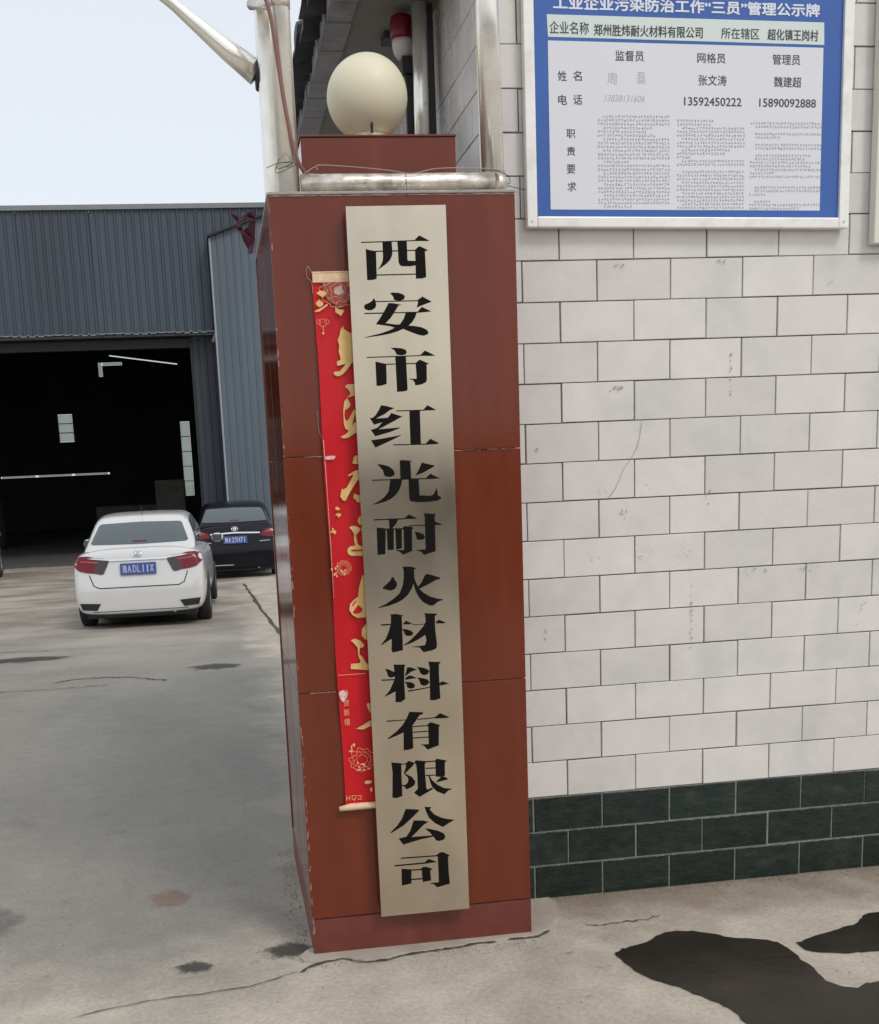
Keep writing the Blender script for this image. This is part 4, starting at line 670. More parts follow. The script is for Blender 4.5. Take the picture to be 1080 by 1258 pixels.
rebase(cpt, (-.6, -.31, .5))

# ------------------------------------------------------------ steel gate frame over the pillar
gf = thing('gate_frame', 'stainless steel tube gate frame with posts, bottom rail and brace on the pillar top', 'gate frame')
TOPZ = 3.75
tube('round_post', M_STEEL, gf, [(-.777, -.25, 2.413), (-.780, -.25, TOPZ)], .031, 24)
box('square_post', M_STEEL, gf, -.8435, -.790, -.135, -.075, 2.413, TOPZ, .006, 2)
tube('round_post', M_STEEL, gf, [(-.1185, -.12, 2.413), (-.131, -.12, TOPZ)], .0355, 24)
tube('round_post', M_STEEL, gf, [(-.213, .6, 2.6095), (-.205, .6, 3.25)], .028, 20)
box('dark_upright', M_BLK, gf, -.181, -.155, .6, .66, 2.413, 3.25, .002)  # narrow dark upright beside the rear post
tube('bottom_rail', M_STEELD, gf, [(-.744, -.262, 2.4415), (-.6, -.262, 2.442), (-.43, -.262, 2.4415), (-.3, -.262, 2.4425), (-.152, -.262, 2.443)], [.0275, .0285, .0275, .028, .027], 24)
tube('rail_end', M_STEELD, gf, [(-.1515, -.262, 2.443), (-.128, -.25, 2.442), (-.118, -.16, 2.442)], [.027, .024, .02], 18)
tube('brace', M_STEEL, gf, [(-.8455, -.105, 2.795), (-.93, -.105, 2.86), (-1.08, -.105, 2.985), (-1.75, -.105, 3.50)], [.037, .030, .017, .014], 20)
lathe('brace_shadow_disc', M_BLK, gf, [(0, -.004), (.040, -.004), (.044, 0), (.044, .004), (.040, .007), (0, .007)], 28, loc=(-.848, -.105, 2.79), axis='X')  # black disc paints the shadow where the brace meets the post
tube('clamp_ring', M_STEELD, gf, [(-.779, -.25, 2.925), (-.779, -.25, 2.955)], .034, 24)
tube('clamp_strap', M_STEELD, gf, [(-.779, -.26, 2.94), (-.82, -.17, 2.965), (-.85, -.1, 2.99)], .016, 12)
box('weld_bead', M_CABLE, gf, -.845, -.825, -.14, -.12, 2.4125, 2.43, .004)
rebase(gf, (-.47, -.25, 2.413))
cb = tube('power_cable', M_CABLE, None, spline([(-.86, -.2, 3.06), (-.828, -.27, 2.975), (-.806, -.288, 2.89), (-.792, -.288, 2.76), (-.777, -.288, 2.63), (-.757, -.288, 2.52), (-.735, -.27, 2.478), (-.71, -.23, 2.474), (-.6, -.2, 2.47), (-.42, -.19, 2.425)], 6), .0062, 10)
tag(cb, 'dusty reddish-brown cable running down the left steel post onto the pillar', 'cable')
w1 = tube('tie_wire', M_WIRE, None, spline([(-.75, -.285, 2.455), (-.70, -.25, 2.492), (-.69, -.25, 2.483), (-.69, -.25, 2.497), (-.62, -.24, 2.497), (-.55, -.25, 2.489), (-.48, -.285, 2.473), (-.41, -.292, 2.462), (-.33, -.285, 2.477), (-.2, -.28, 2.478), (-.12, -.29, 2.466)], 6), .0014, 6)
tag(w1, 'thin pale wire looped loosely along the steel bottom rail', 'wire')
w2 = tube('tie_wire', M_WIRED, None, spline([(-.838, -.17, 2.51), (-.81, -.285, 2.495), (-.765, -.285, 2.497), (-.812, -.285, 2.48), (-.806, -.285, 2.507), (-.816, -.284, 2.468), (-.745, -.283, 2.497)], 6), .0011, 6)
tag(w2, 'thin dark wire twisted round the foot of the left steel post', 'wire')
w3 = tube('tie_wire', M_WIRED, None, spline([(-.43, -.293, 2.462), (-.428, -.296, 2.43), (-.43, -.303, 2.405), (-.428, -.303, 2.395)], 4) , .0010, 6)
tag(w3, 'short dark wire tied round the middle of the steel bottom rail', 'wire')
w4 = tube('tie_wire', M_WIRED, None, spline([(-.2, -.29, 2.47), (-.15, -.29, 2.468), (-.11, -.28, 2.455), (-.099, -.25, 2.44), (-.085, -.1, 2.472), (.02, -.02, 2.47)], 6), .0012, 6)
tag(w4, 'dark wire leading from the right end of the steel rail to the tiled wall', 'wire')

# ------------------------------------------------------------ globe lamp, beacon, rag
gl = thing('globe_lamp', 'round off-white globe lamp standing on the stepped top of the red pillar', 'lamp')
prof = [(0, .1335)]
for i in range(1, 33):
    a = math.pi / 2 - i * math.pi / 34 * 1.0
    r_ = .1335 * math.cos(a); z = .1335 * math.sin(a)
    if z < -.112: break
    prof.append((r_, z))
prof += [(.062, -.1155), (0, -.1155)]
lathe('globe', M_GLOBE, gl, prof, 48, loc=(-.474, .15, 2.801))
lathe('lamp_neck', M_GLOBE, gl, [(0, .075), (.06, .075), (.062, .066), (.08, .06), (.08, .03), (.095, .012), (.095, 0), (0, 0)], 28, loc=(-.474, .15, 2.6095))
tube('neck_screw', M_BLK, gl, [(-.476, .06, 2.69), (-.476, .045, 2.69)], .0045, 8)
box('neck_clip', M_BLK, gl, -.480, -.472, .055, .062, 2.668, 2.7)
rebase(gl, (-.474, .15, 2.6095))
bl = thing('beacon_lamp', 'small red beacon lamp with a white collar on a dark post behind the globe', 'lamp')
box('post', M_BLK, bl, -.250, -.216, .69, .712, 2.6095, 3.10, .002)
bm = bmesh.new(); add_box(bm, -.262, -.212, .675, .72, 3.04, 3.10); from_bm('bracket', bm, M_BLK, bl)
lathe('collar', M_LAMPW, bl, [(0, 0), (.022, 0), (.035, .02), (.04, .05), (.04, .065), (0, .065)], 24, loc=(-.254, .7, 3.095))
lathe('red_lens', M_LAMPRED, bl, [(0, 0), (.042, 0), (.044, .02), (.044, .06), (.040, .078), (.028, .085), (0, .087)], 24, loc=(-.256, .7, 3.1605))
rebase(bl, (-.236, .7, 2.6095))
bm = bmesh.new(); ro = [(-.934, 2.556), (-.917, 2.562), (-.905, 2.545), (-.885, 2.553), (-.866, 2.560), (-.85, 2.568), (-.8475, 2.54), (-.852, 2.5), (-.856, 2.462), (-.862, 2.418), (-.876, 2.416), (-.880, 2.438), (-.893, 2.46), (-.900, 2.485), (-.915, 2.505), (-.914, 2.53)]
hole = [(-.905, 2.528), (-.882, 2.535), (-.872, 2.548), (-.865, 2.53), (-.873, 2.508), (-.89, 2.5), (-.902, 2.512)]
vs = [Vector((x * 100, z * 100)) for x, z in ro + hole]; n1, n2 = len(ro), len(hole)
tri = delaunay_2d_cdt(vs, [], [list(range(n1)), list(range(n1, n1 + n2))], 1, 1e-7)
def pin(q, P):
    c = False
    for i in range(len(P)):
        a, b_ = P[i], P[i - 1]
        if (a[1] > q[1]) != (b_[1] > q[1]) and q[0] < (b_[0] - a[0]) * (q[1] - a[1]) / (b_[1] - a[1]) + a[0]: c = not c
    return c
vv = [bm.verts.new((v.x / 100 + (.006 if v.x > -85.8 else 0), .70 + .012 * math.sin(v.x * 1.9) + .008 * math.sin(v.y * 2.3), v.y / 100)) for v in tri[0]]
for f in tri[2]:
    q = (sum(tri[0][i].x for i in f) / len(f) / 100, sum(tri[0][i].y for i in f) / len(f) / 100)
    if not pin(q, hole): bm.faces.new([vv[i] for i in f])
me = bpy.data.meshes.new('torn_rag'); bm.to_mesh(me); bm.free(); rag = mesh_obj('torn_rag', me, M_RAG)
sm_ = rag.modifiers.new('t', 'SOLIDIFY'); sm_.thickness = .004
tag(rag, 'torn maroon rag snagged on the left edge of the red pillar near its top', 'rag')

# ------------------------------------------------------------ warehouse and annex
wh = thing('warehouse', 'large blue-grey corrugated steel warehouse with a wide dark open doorway', 'warehouse')
WY = 26.0
def sheet_mesh(w, h, rib=.21, d=.035):
    """one corrugated cladding sheet: flat pans with raised trapezoid ribs, front towards -Y"""
    bm = bmesh.new(); xs_ = []; n = max(1, round(w / rib)); s = w / n
    for i in range(n):
        a = i * s; xs_ += [(a, 0), (a + s * .62, 0), (a + s * .72, -d), (a + s * .88, -d), (a + s * .98, 0)]
    xs_.append((w, 0)); prev = None
    for x, y in xs_:
        c = (bm.verts.new((x, y, 0)), bm.verts.new((x, y, h)))
        if prev: bm.faces.new((prev[0], c[0], c[1], prev[1]))
        prev = c
    me = bpy.data.meshes.new('sheet'); bm.to_mesh(me); bm.free(); return me
sm = sheet_mesh(.84, 2.93); sm.materials.append(M_SHED)
for i in range(15):
    o = mesh_obj('cladding_sheet', sm, None, wh, loc=(-11.2 + i * .842, WY + random.uniform(0, .006), 5.0))
    o.rotation_euler = (0, random.uniform(-.002, .002), 0)
box('roof_flashing', M_TRIM, wh, -11.3, 1.5, WY - .07, WY + .15, 7.87, 7.98)
box('roof_slope', M_SHEDL, wh, -11.3, 1.5, WY + .16, WY + 24, 7.80, 7.86)
# back wall of the hall, built round its window openings so daylight comes through
BY_ = 48.0
M_PALLET = mat('dusty_sacks', (.10, .095, .085), .9, var=.4, vscale=3)
opn = [(-7.54, -6.94, 3.26, 4.40), (-2.50, -2.10, .80, 3.92), (-10.1, -5.6, 1.86, 1.93), (-5.68, -5.52, 5.88, 6.45), (-5.52, -4.70, 6.32, 6.45)]
X_ = sorted({-14, 2.5} | {a for o in opn for a in o[:2]}); Z_ = sorted({-.6, 7.79} | {a for o in opn for a in o[2:]})
bm = bmesh.new()
for a, b in zip(X_, X_[1:]):
    for c, d in zip(Z_, Z_[1:]):
        if any(o[0] - 1e-6 <= a and b <= o[1] + 1e-6 and o[2] - 1e-6 <= c and d <= o[3] + 1e-6 for o in opn): continue
        add_box(bm, a, b, BY_, BY_ + .1, c, d)
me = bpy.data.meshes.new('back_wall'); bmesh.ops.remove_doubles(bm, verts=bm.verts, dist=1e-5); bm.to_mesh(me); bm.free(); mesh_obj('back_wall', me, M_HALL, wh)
M_PANE = bpy.data.materials.new('frosted_window_pane'); M_PANE.use_nodes = True
nt = M_PANE.node_tree; nt.nodes.clear(); tr = nt.nodes.new('ShaderNodeBsdfTranslucent'); tr.inputs[0].default_value = (.62, .66, .62, 1); tp = nt.nodes.new('ShaderNodeBsdfTransparent'); tp.inputs[0].default_value = (.7, .74, .7, 1)
mxs = nt.nodes.new('ShaderNodeMixShader'); mxs.inputs[0].default_value = .45; om = nt.nodes.new('ShaderNodeOutputMaterial')
nt.links.new(tr.outputs[0], mxs.inputs[1]); nt.links.new(tp.outputs[0], mxs.inputs[2]); nt.links.new(mxs.outputs[0], om.inputs[0])
M_SLITGLOW = bpy.data.materials.new('roof_slit_daylight'); M_SLITGLOW.use_nodes = True; M_SLITGLOW.node_tree.nodes['Principled BSDF'].inputs['Emission Color'].default_value = (.9, 1, .95, 1); M_SLITGLOW.node_tree.nodes['Principled BSDF'].inputs['Emission Strength'].default_value = .5
def panes(x0, x1, z0, z1, n, y=BY_ + .05):
    w = tag(box('window_frame', M_BLK, wh, x0 - .02, x0 + .01, y - .03, y + .03, z0, z1))
    h = (z1 - z0) / n
    for i in range(n):
        box('window_pane', M_PANE, wh, x0 + .012, x1 - .01, y - .005, y + .005, z0 + i * h + .015, z0 + (i + 1) * h - .015)
        if i: box('glazing_bar', M_BLK, wh, x0 + .012, x1, y - .02, y + .02, z0 + i * h - .014, z0 + i * h + .014)
panes(-7.54, -6.94, 3.26, 4.40, 3); panes(-2.50, -2.10, .80, 3.92, 5)
box('window_pane', M_PANE, wh, -5.67, -5.53, BY_ + .04, BY_ + .05, 5.89, 6.44); box('window_pane', M_PANE, wh, -5.50, -4.71, BY_ + .04, BY_ + .05, 6.33, 6.44)
for k in range(3): box('window_pane', M_PANE, wh, -10.05 + k * 1.5, -8.68 + k * 1.5, BY_ + .04, BY_ + .05, 1.865, 1.925)
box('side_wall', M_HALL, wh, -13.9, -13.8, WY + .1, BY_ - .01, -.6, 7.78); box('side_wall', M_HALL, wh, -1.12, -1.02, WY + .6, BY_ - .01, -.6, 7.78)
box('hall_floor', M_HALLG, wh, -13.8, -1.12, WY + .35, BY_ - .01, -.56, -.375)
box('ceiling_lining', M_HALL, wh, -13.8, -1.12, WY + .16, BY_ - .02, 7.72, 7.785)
for k in range(4):
    box('roof_truss', M_BLK, wh, -13.7, -1.2, WY + 4 + 4.6 * k, WY + 4.15 + 4.6 * k, 6.75, 6.95)
    for j in range(6): tube('truss_web', M_BLK, wh, [(-12.6 + j * 2, WY + 4.07 + 4.6 * k, 6.95), (-11.6 + j * 2, WY + 4.07 + 4.6 * k, 7.7)], .04, 6)
for k in range(3): box('hall_column', M_BLK, wh, -13.7, -13.4, WY + 5 + 6 * k, WY + 5.3 + 6 * k, -.37, 7.7)
tag(tube('roof_slit_glow', M_SLITGLOW, wh, [(-4.55, 40, 5.93), (-2.2, 40, 5.57)], .02, 6))  # added glowing tube stands in for daylight through a slit in the roof
for k, (x_, y_, w_, d_, hh) in enumerate(((-9.5, 34, 1.6, 1.2, 1.5), (-5.2, 37, 2.2, 1.4, 1.1), (-3.0, 33.5, .9, .9, 1.9))):
    box('stacked_pallet', M_PALLET, wh, x_, x_ + w_, y_, y_ + d_, -.37, -.37 + hh, .03)
# doorway: ribbed eyebrow canopy, a dark slate wall panel beside the opening
cm = sheet_mesh(1.2, .01)
bm = bmesh.new()
for i in range(52):
    x = -11.2 + i * .2 ; add_box(bm, x, x + .14, WY - .42 + .01 * math.sin(i * 2.1), WY - .04, 4.985 + .012 * math.sin(i), 5.01 + .012 * math.sin(i)); add_box(bm, x + .141, x + .199, WY - .42, WY - .04, 5.008, 5.03)
o = from_bm('canopy_ribs', bm, M_TRIM, wh); tag(o, kind='stuff')
box('canopy_beam', M_SHEDD, wh, -11.2, -.8, WY - .38, WY - .03, 4.93, 4.982)
tube('drip_pipe', M_TRIM, wh, [(-.84, WY - .4, 4.96), (-.93, WY - .42, 4.75)], .045, 10)
sm2 = sheet_mesh(.34, 5.5, .17, .02); sm2.materials.append(M_SHEDD)
for i in range(3): mesh_obj('door_side_sheet', sm2, None, wh, loc=(-1.44 + i * .342, WY + .05, -.56))
box('door_jamb', M_BLK, wh, -1.50, -1.445, WY + .02, WY + .35, -.56, 4.93)
box('door_track', M_BLK, wh, -11.2, -.7, WY + .1, WY + .3, 4.7, 4.92)
box('wall_right', M_SHED, wh, -.38, 1.4, WY + .02, WY + .1, -.5, 5.0)
rebase(wh, (-5, WY, -.385))

ax = thing('annex_shed', 'light blue-grey corrugated lean-to with a sloping roof edge beside the warehouse doorway', 'shed')
AYY = 25.45
def slope_sheet(x0, x1, zb, za, zb2):
    bm = bmesh.new(); n = max(1, round((x1 - x0) / .17)); s = (x1 - x0) / n; prev = None
    xs_ = []
    for i in range(n):
        a = x0 + i * s; xs_ += [(a, 0), (a + s * .66, 0), (a + s * .76, -.022), (a + s * .9, -.022), (a + s * .99, 0)]
    xs_.append((x1, 0))
    for x, y in xs_:
        zt = za + (zb2 - za) * (x - x0) / (x1 - x0); c = (bm.verts.new((x, AYY + y, zb)), bm.verts.new((x, AYY + y, zt)))
        if prev: bm.faces.new((prev[0], c[0], c[1], prev[1]))
        prev = c
    return bm
ztop = lambda x: 7.13 + (x + .82) * .34
for i in range(6):
    x0 = -.82 + i * .55
    from_bm('cladding_sheet', slope_sheet(x0, x0 + .548, -.45, ztop(x0), ztop(x0 + .548)), M_SHEDL, ax)
bm = bmesh.new(); v = []
for y in (AYY - .12, AYY + .5):
    v.append([bm.verts.new((-.90, y, ztop(-.90))), bm.verts.new((2.5, y, ztop(2.5))), bm.verts.new((2.5, y, ztop(2.5) + .05)), bm.verts.new((-.90, y, ztop(-.90) + .05))])
bm.faces.new(v[0]); bm.faces.new(v[1][::-1])
for i in range(4): bm.faces.new((v[0][i], v[1][i], v[1][(i + 1) % 4], v[0][(i + 1) % 4]))
from_bm('roof_edge', bm, M_BLK, ax)
box('corner_flashing', mat('pale_corner_flashing', (.27, .30, .32), .5), ax, -.868, -.822, AYY - .03, AYY + .5, -.45, ztop(-.86) - .02)
box('side_panel', M_SHEDD, ax, -.82, -.80, AYY + .02, AYY + .5, -.45, 4.9)
rebase(ax, (0, AYY, -.385))

# ------------------------------------------------------------ cars
M_GLASS = mat('tinted_car_glass', (.045, .065, .070), .05, spec=.9, coat=.3)
M_GLASSD = mat('dark_car_glass', (.02, .026, .028), .06, spec=.8)
M_TYRE = mat('tyre_rubber', (.018, .018, .018), .85)
M_RIM = mat('alloy_rim', (.35, .35, .36), .3, metal=.8)
M_WHITEC = mat('white_car_paint', (.60, .60, .585), .25, coat=.8, spec=.5, var=.02)
M_BLACKC = mat('black_car_paint', (.004, .005, .009), .25, coat=.2, spec=.18)
M_SILVER = mat('silver_car_paint', (.32, .33, .34), .3, metal=.4, coat=.6)
M_TAILR = mat('red_tail_lens', (.15, .004, .012), .2, coat=.25, spec=.3)
M_TAILD = mat('smoked_tail_lens', (.035, .012, .014), .12, coat=.6)
M_TAILP = mat('pink_clear_lens', (.30, .06, .08), .2, coat=.2)
M_CHROME = mat('chrome_strip', (.75, .75, .76), .12, metal=1)
M_PLATEB = mat('blue_number_plate', (.025, .055, .27), .35)
M_PLTXT = mat('plate_white', (.72, .74, .78), .4)
M_SEAM = mat('shut_line', (.02, .02, .02), .8)
M_DARKP = mat('black_plastic', (.014, .014, .015), .6)

def loft(stations, section, name, m, parent, sub=2):
    bm = bmesh.new(); rings = []
    for st in stations:
        half = section(*st[1:]); pts = half + [(-x, z) for x, z in half[::-1] if abs(x) > 1e-6]
        rings.append([bm.verts.new((x, st[0], z)) for x, z in pts])
    n = len(rings[0])
    for a, b in zip(rings, rings[1:]):
        for k in range(n): bm.faces.new((a[k], a[(k + 1) % n], b[(k + 1) % n], b[k]))
    bm.faces.new(rings[0][::-1]); bm.faces.new(rings[-1])
    bmesh.ops.recalc_face_normals(bm, faces=bm.faces)
    me = bpy.data.meshes.new(name); bm.to_mesh(me); bm.free()
    o = mesh_obj(name, me, m, parent, smooth=True); o.modifiers.new('s', 'SUBSURF'); o.modifiers['s'].levels = sub; o.modifiers['s'].render_levels = sub
    dg = bpy.context.evaluated_depsgraph_get(); dg.update(); me2 = bpy.data.meshes.new_from_object(o.evaluated_get(dg)); o.modifiers.clear(); o.data = me2
    if not me2.materials: me2.materials.append(m)
    for p in me2.polygons: p.use_smooth = True
    return o
def bvh_of(objs):
    vs, fs = [], []
    for o in objs:
        b = len(vs); vs += [v.co.copy() for v in o.data.vertices]; fs += [[b + i for i in p.vertices] for p in o.data.polygons]
    return BVHTree.FromPolygons(vs, fs)
def decal(name, m, parent, tree, pl, view='rear', off=.006, step=.05, thick=True, sx=1):
    """a thin curved skin lying on the body: lamp lens, pane, trim"""
    P = [Vector((x * sx, z)) for x, z in pl]; x0 = min(p.x for p in P); x1 = max(p.x for p in P); z0 = min(p.y for p in P); z1 = max(p.y for p in P)
    def inside(q):
        c = False
        for i in range(len(P)):
            a, b = P[i], P[i - 1]
            if (a.y > q.y) != (b.y > q.y) and q.x < (b.x - a.x) * (q.y - a.y) / (b.y - a.y) + a.x: c = not c
        return c
    # densify the outline, then fill with grid points
    bd = []
    for i in range(len(P)):
        a, b = P[i], P[(i + 1) % len(P)]; k = max(1, int((b - a).length / step + .5))
        bd += [a.lerp(b, t / k) for t in range(k)]
    pts = bd[:]; gx = x0 + step * .5
    while gx < x1:
        g_ = z0 + step * .5
        while g_ < z1:
            q = Vector((gx, g_))
            if inside(q) and min((q - b).length for b in bd) > step * .45: pts.append(q)
            g_ += step
        gx += step
    tri = delaunay_2d_cdt([p * 10 for p in pts], [], [list(range(len(bd)))], 1, 1e-6)
    vs = []; miss = set()
    for v in tri[0]:
        a, b = v.x / 10, v.y / 10
        if view == 'rear': org, d = Vector((a, -3, b)), Vector((0, 1, 0))
        else: org, d = Vector((3 * view, a, b)), Vector((-view, 0, 0))
        h = tree.ray_cast(org, d)
        loc = h[0] if h[0] is not None else (vs[-1] if vs else Vector((a, .2, b) if view == 'rear' else (.8 * view, a, b)))
        if h[0] is not None: loc = h[0] + (h[1] if h[1].dot(d) < 0 else -h[1]) * off
        else: miss.add(len(vs))
        vs.append(loc)
    me = bpy.data.meshes.new(name); me.from_pydata([tuple(v) for v in vs], [], [list(f) for f in tri[2] if not miss & set(f)]); me.update()
    o = mesh_obj(name, me, m, parent, smooth=True)
    return o
def wheel(parent, x, y, r=.31, w=.19, side=1):
    o = lathe('tyre', M_TYRE, parent, [(r * .62, -w / 2), (r * .9, -w / 2), (r, -w * .36), (r, w * .36), (r * .9, w / 2), (r * .62, w / 2)], 32, loc=(x, y, r), axis='X')
    o.name = 'wheel'
    lathe('rim', M_RIM, o, [(0, w * .30), (r * .25, w * .32), (r * .3, w * .24), (r * .6, w * .38), (r * .64, w * .48)] if side > 0 else [(0, -w * .30), (r * .25, -w * .32), (r * .3, -w * .24), (r * .6, -w * .38), (r * .64, -w * .48)], 20, loc=(0, 0, 0), axis='X')
    return o
def sedan(label, loc, rz, paint, glass, plate, style, group='cars parked in the yard', k=1.0):
    t = thing('parked_car', label, 'car', (0, 0, 0), group)
    w = .85
    def sec(wf, zb, zm, zs, zt):
        ww = wf; return [(0, zb), (.80 * ww, zb), (.965 * ww, zb + .05), (ww, zm), (.992 * ww, (zm + zs) / 2), (.965 * ww, zs), (.84 * ww, zs + (zt - zs) * .55), (.55 * ww, zt), (0, zt)]
    body = loft([(0.0, .66, .27, .40, .50, .535), (.015, .74, .235, .40, .56, .60), (.035, .80, .225, .42, .62, .665), (.075, .815, .22, .46, .76, .80), (.115, .825, .21, .5, .90, .965), (.16, .832, .2, .52, .945, 1.035), (.30, .842, .2, .52, .965, 1.055), (.8, .855, .2, .52, .97, 1.06), (1.6, .86, .19, .52, .97, 1.04), (2.6, .855, .19, .52, .94, 1.0), (3.4, .85, .2, .5, .88, .96), (4.05, .80, .21, .46, .76, .84), (4.3, .70, .25, .42, .62, .68), (4.4, .55, .3, .4, .5, .54)], sec, 'body', paint, t)
    def sec2(wb, wt, zt): return [(0, .95), (wb, .95), (wt + (wb - wt) * .35, .95 + (zt - .95) * .66), (wt, zt - .035), (.80 * wt, zt - .006), (0, zt)]
    cab = loft([(.36, .76, .66, .985), (.50, .775, .655, 1.10), (1.0, .79, .60, 1.40), (1.25, .795, .60, 1.455), (1.8, .80, .60, 1.475), (2.4, .795, .585, 1.46), (2.75, .79, .58, 1.40), (3.55, .77, .66, .985)], sec2, 'cabin', paint, t)
    T = bvh_of([body, cab])
    o = decal('rear_window', glass, t, T, [(-.63, 1.105), (-.60, 1.09), (0, 1.08), (.60, 1.09), (.63, 1.105), (.545, 1.318), (.51, 1.335), (0, 1.348), (-.51, 1.335), (-.545, 1.318)], off=.008)
    decal('rear_shelf_light', M_TAILR, o, T, [(-.09, 1.105), (.09, 1.105), (.09, 1.12), (-.09, 1.12)], off=.012)
    for s in (1, -1):
        decal('side_window', M_GLASSD, t, T, [(.85, 1.07), (3.1, 1.03), (2.62, 1.345), (2.2, 1.385), (1.5, 1.39), (1.12, 1.33)], view=s, off=.008, step=.12)
        decal('window_pillar', M_DARKP, t, T, [(1.95, 1.04), (2.03, 1.04), (2.0, 1.37), (1.94, 1.37)], view=s, off=.014, step=.12)
        decal('door_seam', M_SEAM, t, T, [(1.98, .35), (1.995, .35), (1.995, 1.03), (1.98, 1.03)], view=s, off=.004, step=.2)
        decal('door_handle', paint, t, T, [(1.25, .88), (1.45, .88), (1.45, .915), (1.25, .915)], view=s, off=.02, step=.1)
        for yy in (.80, 3.40):
            decal('wheel_arch', M_DARKP, t, T, [(yy + .35 * math.cos(a), .31 + .35 * math.sin(a)) for a in [math.pi * 1.08 - i * math.pi * 1.16 / 16 for i in range(17)]], view=s, off=.004, step=.12)
            wheel(t, s * .765, yy, side=s)
        mo = loft([(2.72, .05, .04, 0, 0), (2.76, .10, .075, 0, 0), (2.86, .10, .075, 0, 0), (2.9, .05, .04, 0, 0)], lambda a, b, c, d: [(0, -b), (a * .8, -b * .8), (a, 0), (a * .8, b * .8), (0, b)], 'mirror', paint, t, 1)
        mo.location = (s * .945, 0, 1.0)
        gm = box('mirror_glass', M_GLASS, mo, -.07, .07, 2.705, 2.715, -.05, .05, .003)
        tube('mirror_arm', M_DARKP, mo, [(-s * .02, 2.82, -.03), (-s * .14, 2.84, -.06)], .02, 8)
    sh = decal('license_plate', M_PLATEB, t, T, [(-.225, .725), (.225, .725), (.225, .865), (-.225, .865)] if style == 'A' else [(-.225, .70), (.225, .70), (.225, .84), (-.225, .84)], off=.012, step=.08)
    pc = .795 if style == 'A' else .77
    yy_ = min(v.co.y for v in sh.data.vertices)
    sh.data.clear_geometry(); q = [(-.225, pc - .07), (.225, pc - .07), (.225, pc + .07), (-.225, pc + .07)]
    sh.data.from_pydata([(x, yy_ + (z - pc) * .25, z) for x, z in q] + [(x, yy_ + .02 + (z - pc) * .25, z) for x, z in q], [], [(0, 1, 2, 3), (7, 6, 5, 4), (0, 4, 5, 1), (1, 5, 6, 2), (2, 6, 7, 3), (3, 7, 4, 0)])
    xs0 = -.195
    parts_ = [(plate[0], .052), (plate[1], .042), (None, .022)] + [(c_, .042) for c_ in plate[2:]]
    for c_, cw in parts_:
        if c_ is None:
            xs0 += .01; continue
        if c_ in 'I1': a_, b_ = xs0 + cw * .36, xs0 + cw * .62
        else: a_, b_ = xs0, xs0 + cw
        tl = text_fit('plate_character', c_, M_PLTXT, sh, a_, pc - .045, b_, pc + .045, yy_, bold=.022)
        for v in tl.data.vertices: v.co.y = yy_ + (v.co.z - pc) * .25 - .002
        xs0 += cw + .0125
    if style == 'A':
        for s in (1, -1):
            red = [(.54, .945), (.62, .965), (.72, .965), (.79, .945), (.815, .90), (.80, .845), (.74, .79), (.64, .765), (.55, .755)]
            drk = [(.36, .915), (.45, .935), (.538, .943), (.548, .756), (.47, .735), (.435, .745), (.41, .80), (.38, .86)]
            a = decal('tail_lamp', M_TAILR, t, T, red, off=.012, sx=s, step=.04)
            decal('lamp_inner', M_TAILD, a, T, drk, off=.011, sx=s, step=.04)
            decal('lamp_bar', M_TAILP, a, T, [(.50, .875), (.72, .895), (.72, .912), (.50, .895)], off=.017, sx=s, step=.04)
            decal('lamp_chrome', M_CHROME, a, T, [(.36, .902), (.56, .925), (.64, .938), (.56, .940), (.36, .918)], off=.02, sx=s, step=.05)
            b = decal('bumper_vent', M_DARKP, t, T, [(.50, .37), (.76, .385), (.735, .30), (.55, .285)], off=.008, sx=s, step=.05)
            decal('vent_edge', paint, b, T, [(.49, .378), (.765, .395), (.77, .405), (.48, .39)], off=.022, sx=s, step=.05)
        decal('chrome_strip', M_CHROME, t, T, [(-.37, .895), (.37, .895), (.37, .918), (-.37, .918)], off=.018, step=.08)
        lip = [(-.62, .735), (-.57, .60), (-.50, .565), (.50, .565), (.57, .60), (.62, .735)]
        for a, b in zip(lip, lip[1:]):
            dx, dz = b[0] - a[0], b[1] - a[1]; L_ = math.hypot(dx, dz); nx, nz_ = -dz / L_ * .006, dx / L_ * .006
            decal('boot_seam', M_SEAM, t, T, [(a[0] + nx, a[1] + nz_), (b[0] + nx, b[1] + nz_), (b[0] - nx, b[1] - nz_), (a[0] - nx, a[1] - nz_)], off=.004, step=.08)
        em = thing_part = decal('emblem', M_CHROME, t, T, [(-.045, .945), (.045, .945), (.04, 1.01), (-.04, 1.01)], off=.001, step=.05); ye = min(v.co.y for v in em.data.vertices)
        em.data.clear_geometry(); bm = bmesh.new()
        ringp = [(-.036, .947), (.036, .947), (.046, .955), (.043, 1.005), (.034, 1.013), (-.034, 1.013), (-.043, 1.005), (-.046, .955)]
        add_tube(bm, [(x, ye - .008 + (z - .98) * .5, z) for x, z in ringp + ringp[:1]], .0045, 6)
        for a, b in (((-.02, .953), (-.026, 1.007)), ((.02, .953), (.026, 1.007)), ((-.022, .978), (.022, .978))): add_tube(bm, [(a[0], ye - .008 + (a[1] - .98) * .5, a[1]), (b[0], ye - .008 + (b[1] - .98) * .5, b[1])], .006, 6)
        bm.to_mesh(em.data); bm.free()
        decal('bumper_crease', M_SEAM, t, T, [(-.6, .262), (.6, .262), (.6, .27), (-.6, .27)], off=.003, step=.1)
        tube('aerial', M_DARKP, t, [(0, 1.25, 1.45), (0, 1.1, 1.56)], .006, 6)
    else:
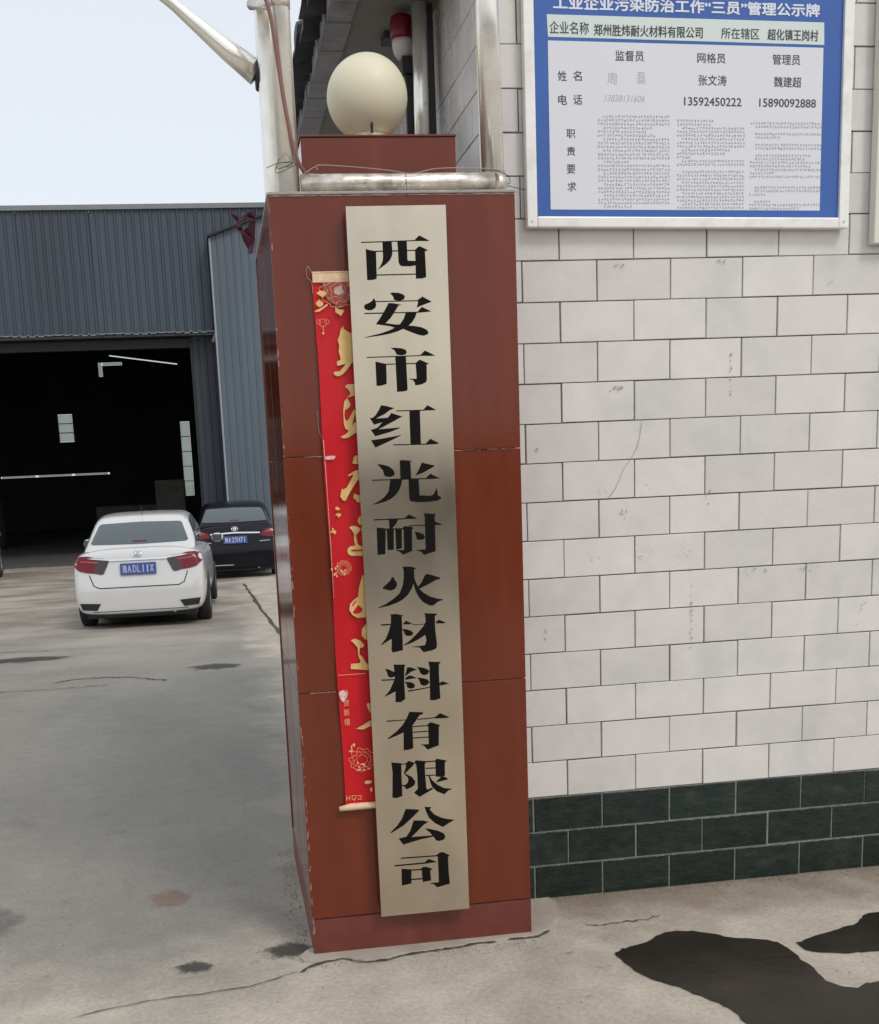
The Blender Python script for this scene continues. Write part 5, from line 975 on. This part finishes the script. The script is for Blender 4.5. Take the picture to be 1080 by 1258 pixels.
        for s in (1, -1):
            red = [(.47, .83), (.54, .92), (.66, .955), (.78, .955), (.815, .92), (.81, .85), (.76, .80), (.62, .80)]
            a = decal('tail_lamp', M_TAILR, t, T, red, off=.012, sx=s, step=.04)
            decal('lamp_bar', M_TAILP, a, T, [(.56, .88), (.76, .90), (.76, .93), (.6, .91)], off=.017, sx=s, step=.04)
            decal('reflector', M_CHROME, t, T, [(.46, .72), (.66, .73), (.66, .738), (.46, .728)], off=.01, sx=s, step=.05)
        decal('chrome_strip', M_CHROME, t, T, [(-.47, .868), (0, .885), (.47, .868), (.48, .892), (0, .912), (-.48, .892)], off=.02, step=.06)
        decal('bumper_trim', M_CHROME, t, T, [(-.42, .29), (-.06, .29), (-.06, .305), (-.42, .305)], off=.012, step=.08)
        decal('bumper_shelf', M_SEAM, t, T, [(-.62, .62), (.62, .62), (.62, .628), (-.62, .628)], off=.004, step=.08)
        em = decal('emblem', M_CHROME, t, T, [(-.05, .94), (.05, .94), (.05, 1.0), (-.05, 1.0)], off=.001, step=.05); ye = min(v.co.y for v in em.data.vertices); em.data.clear_geometry(); bm = bmesh.new()
        for rx, rz_, cz in ((.06, .04, .975), (.038, .014, .987), (.015, .036, .975)):
            add_tube(bm, [(rx * math.cos(i * math.pi / 10), ye - .012 + (cz + rz_ * math.sin(i * math.pi / 10) - .97) * .5, cz + rz_ * math.sin(i * math.pi / 10)) for i in range(21)], .005, 6, cap=False)
        bm.to_mesh(em.data); bm.free()
    box('rear_silencer', M_DARKP, t, -.55, .55, .35, .75, .13, .21, .02)
    box('underbody', M_DARKP, t, -.70, .70, .12, 4.1, .17, .24)
    tube('exhaust', M_STEELD, t, [(.42, .06, .235), (.42, .5, .24)], .025, 10)
    t.location = loc; t.rotation_euler = (0, 0, rz); t.scale = (k, k, k)
    return t
sedan('white sedan seen from behind, parked in the yard in front of the dark warehouse doorway', (-2.13, 11.05, gz(12) - .005), R(-1.5), M_WHITEC, M_GLASS, '豫ADL11X', 'A', k=.985)
sedan('black sedan seen from behind, parked at the foot of the light blue-grey annex shed', (-.80, 19.4, gz(21) - .005), R(-1), M_BLACKC, M_GLASS, '豫A25H71', 'B', k=1.03)
sedan('silver car almost wholly cut off by the left edge of the photo, before the warehouse', (-6.93, 20.3, gz(22) - .005), R(0), M_SILVER, M_GLASS, '豫A', 'B', k=1.0)
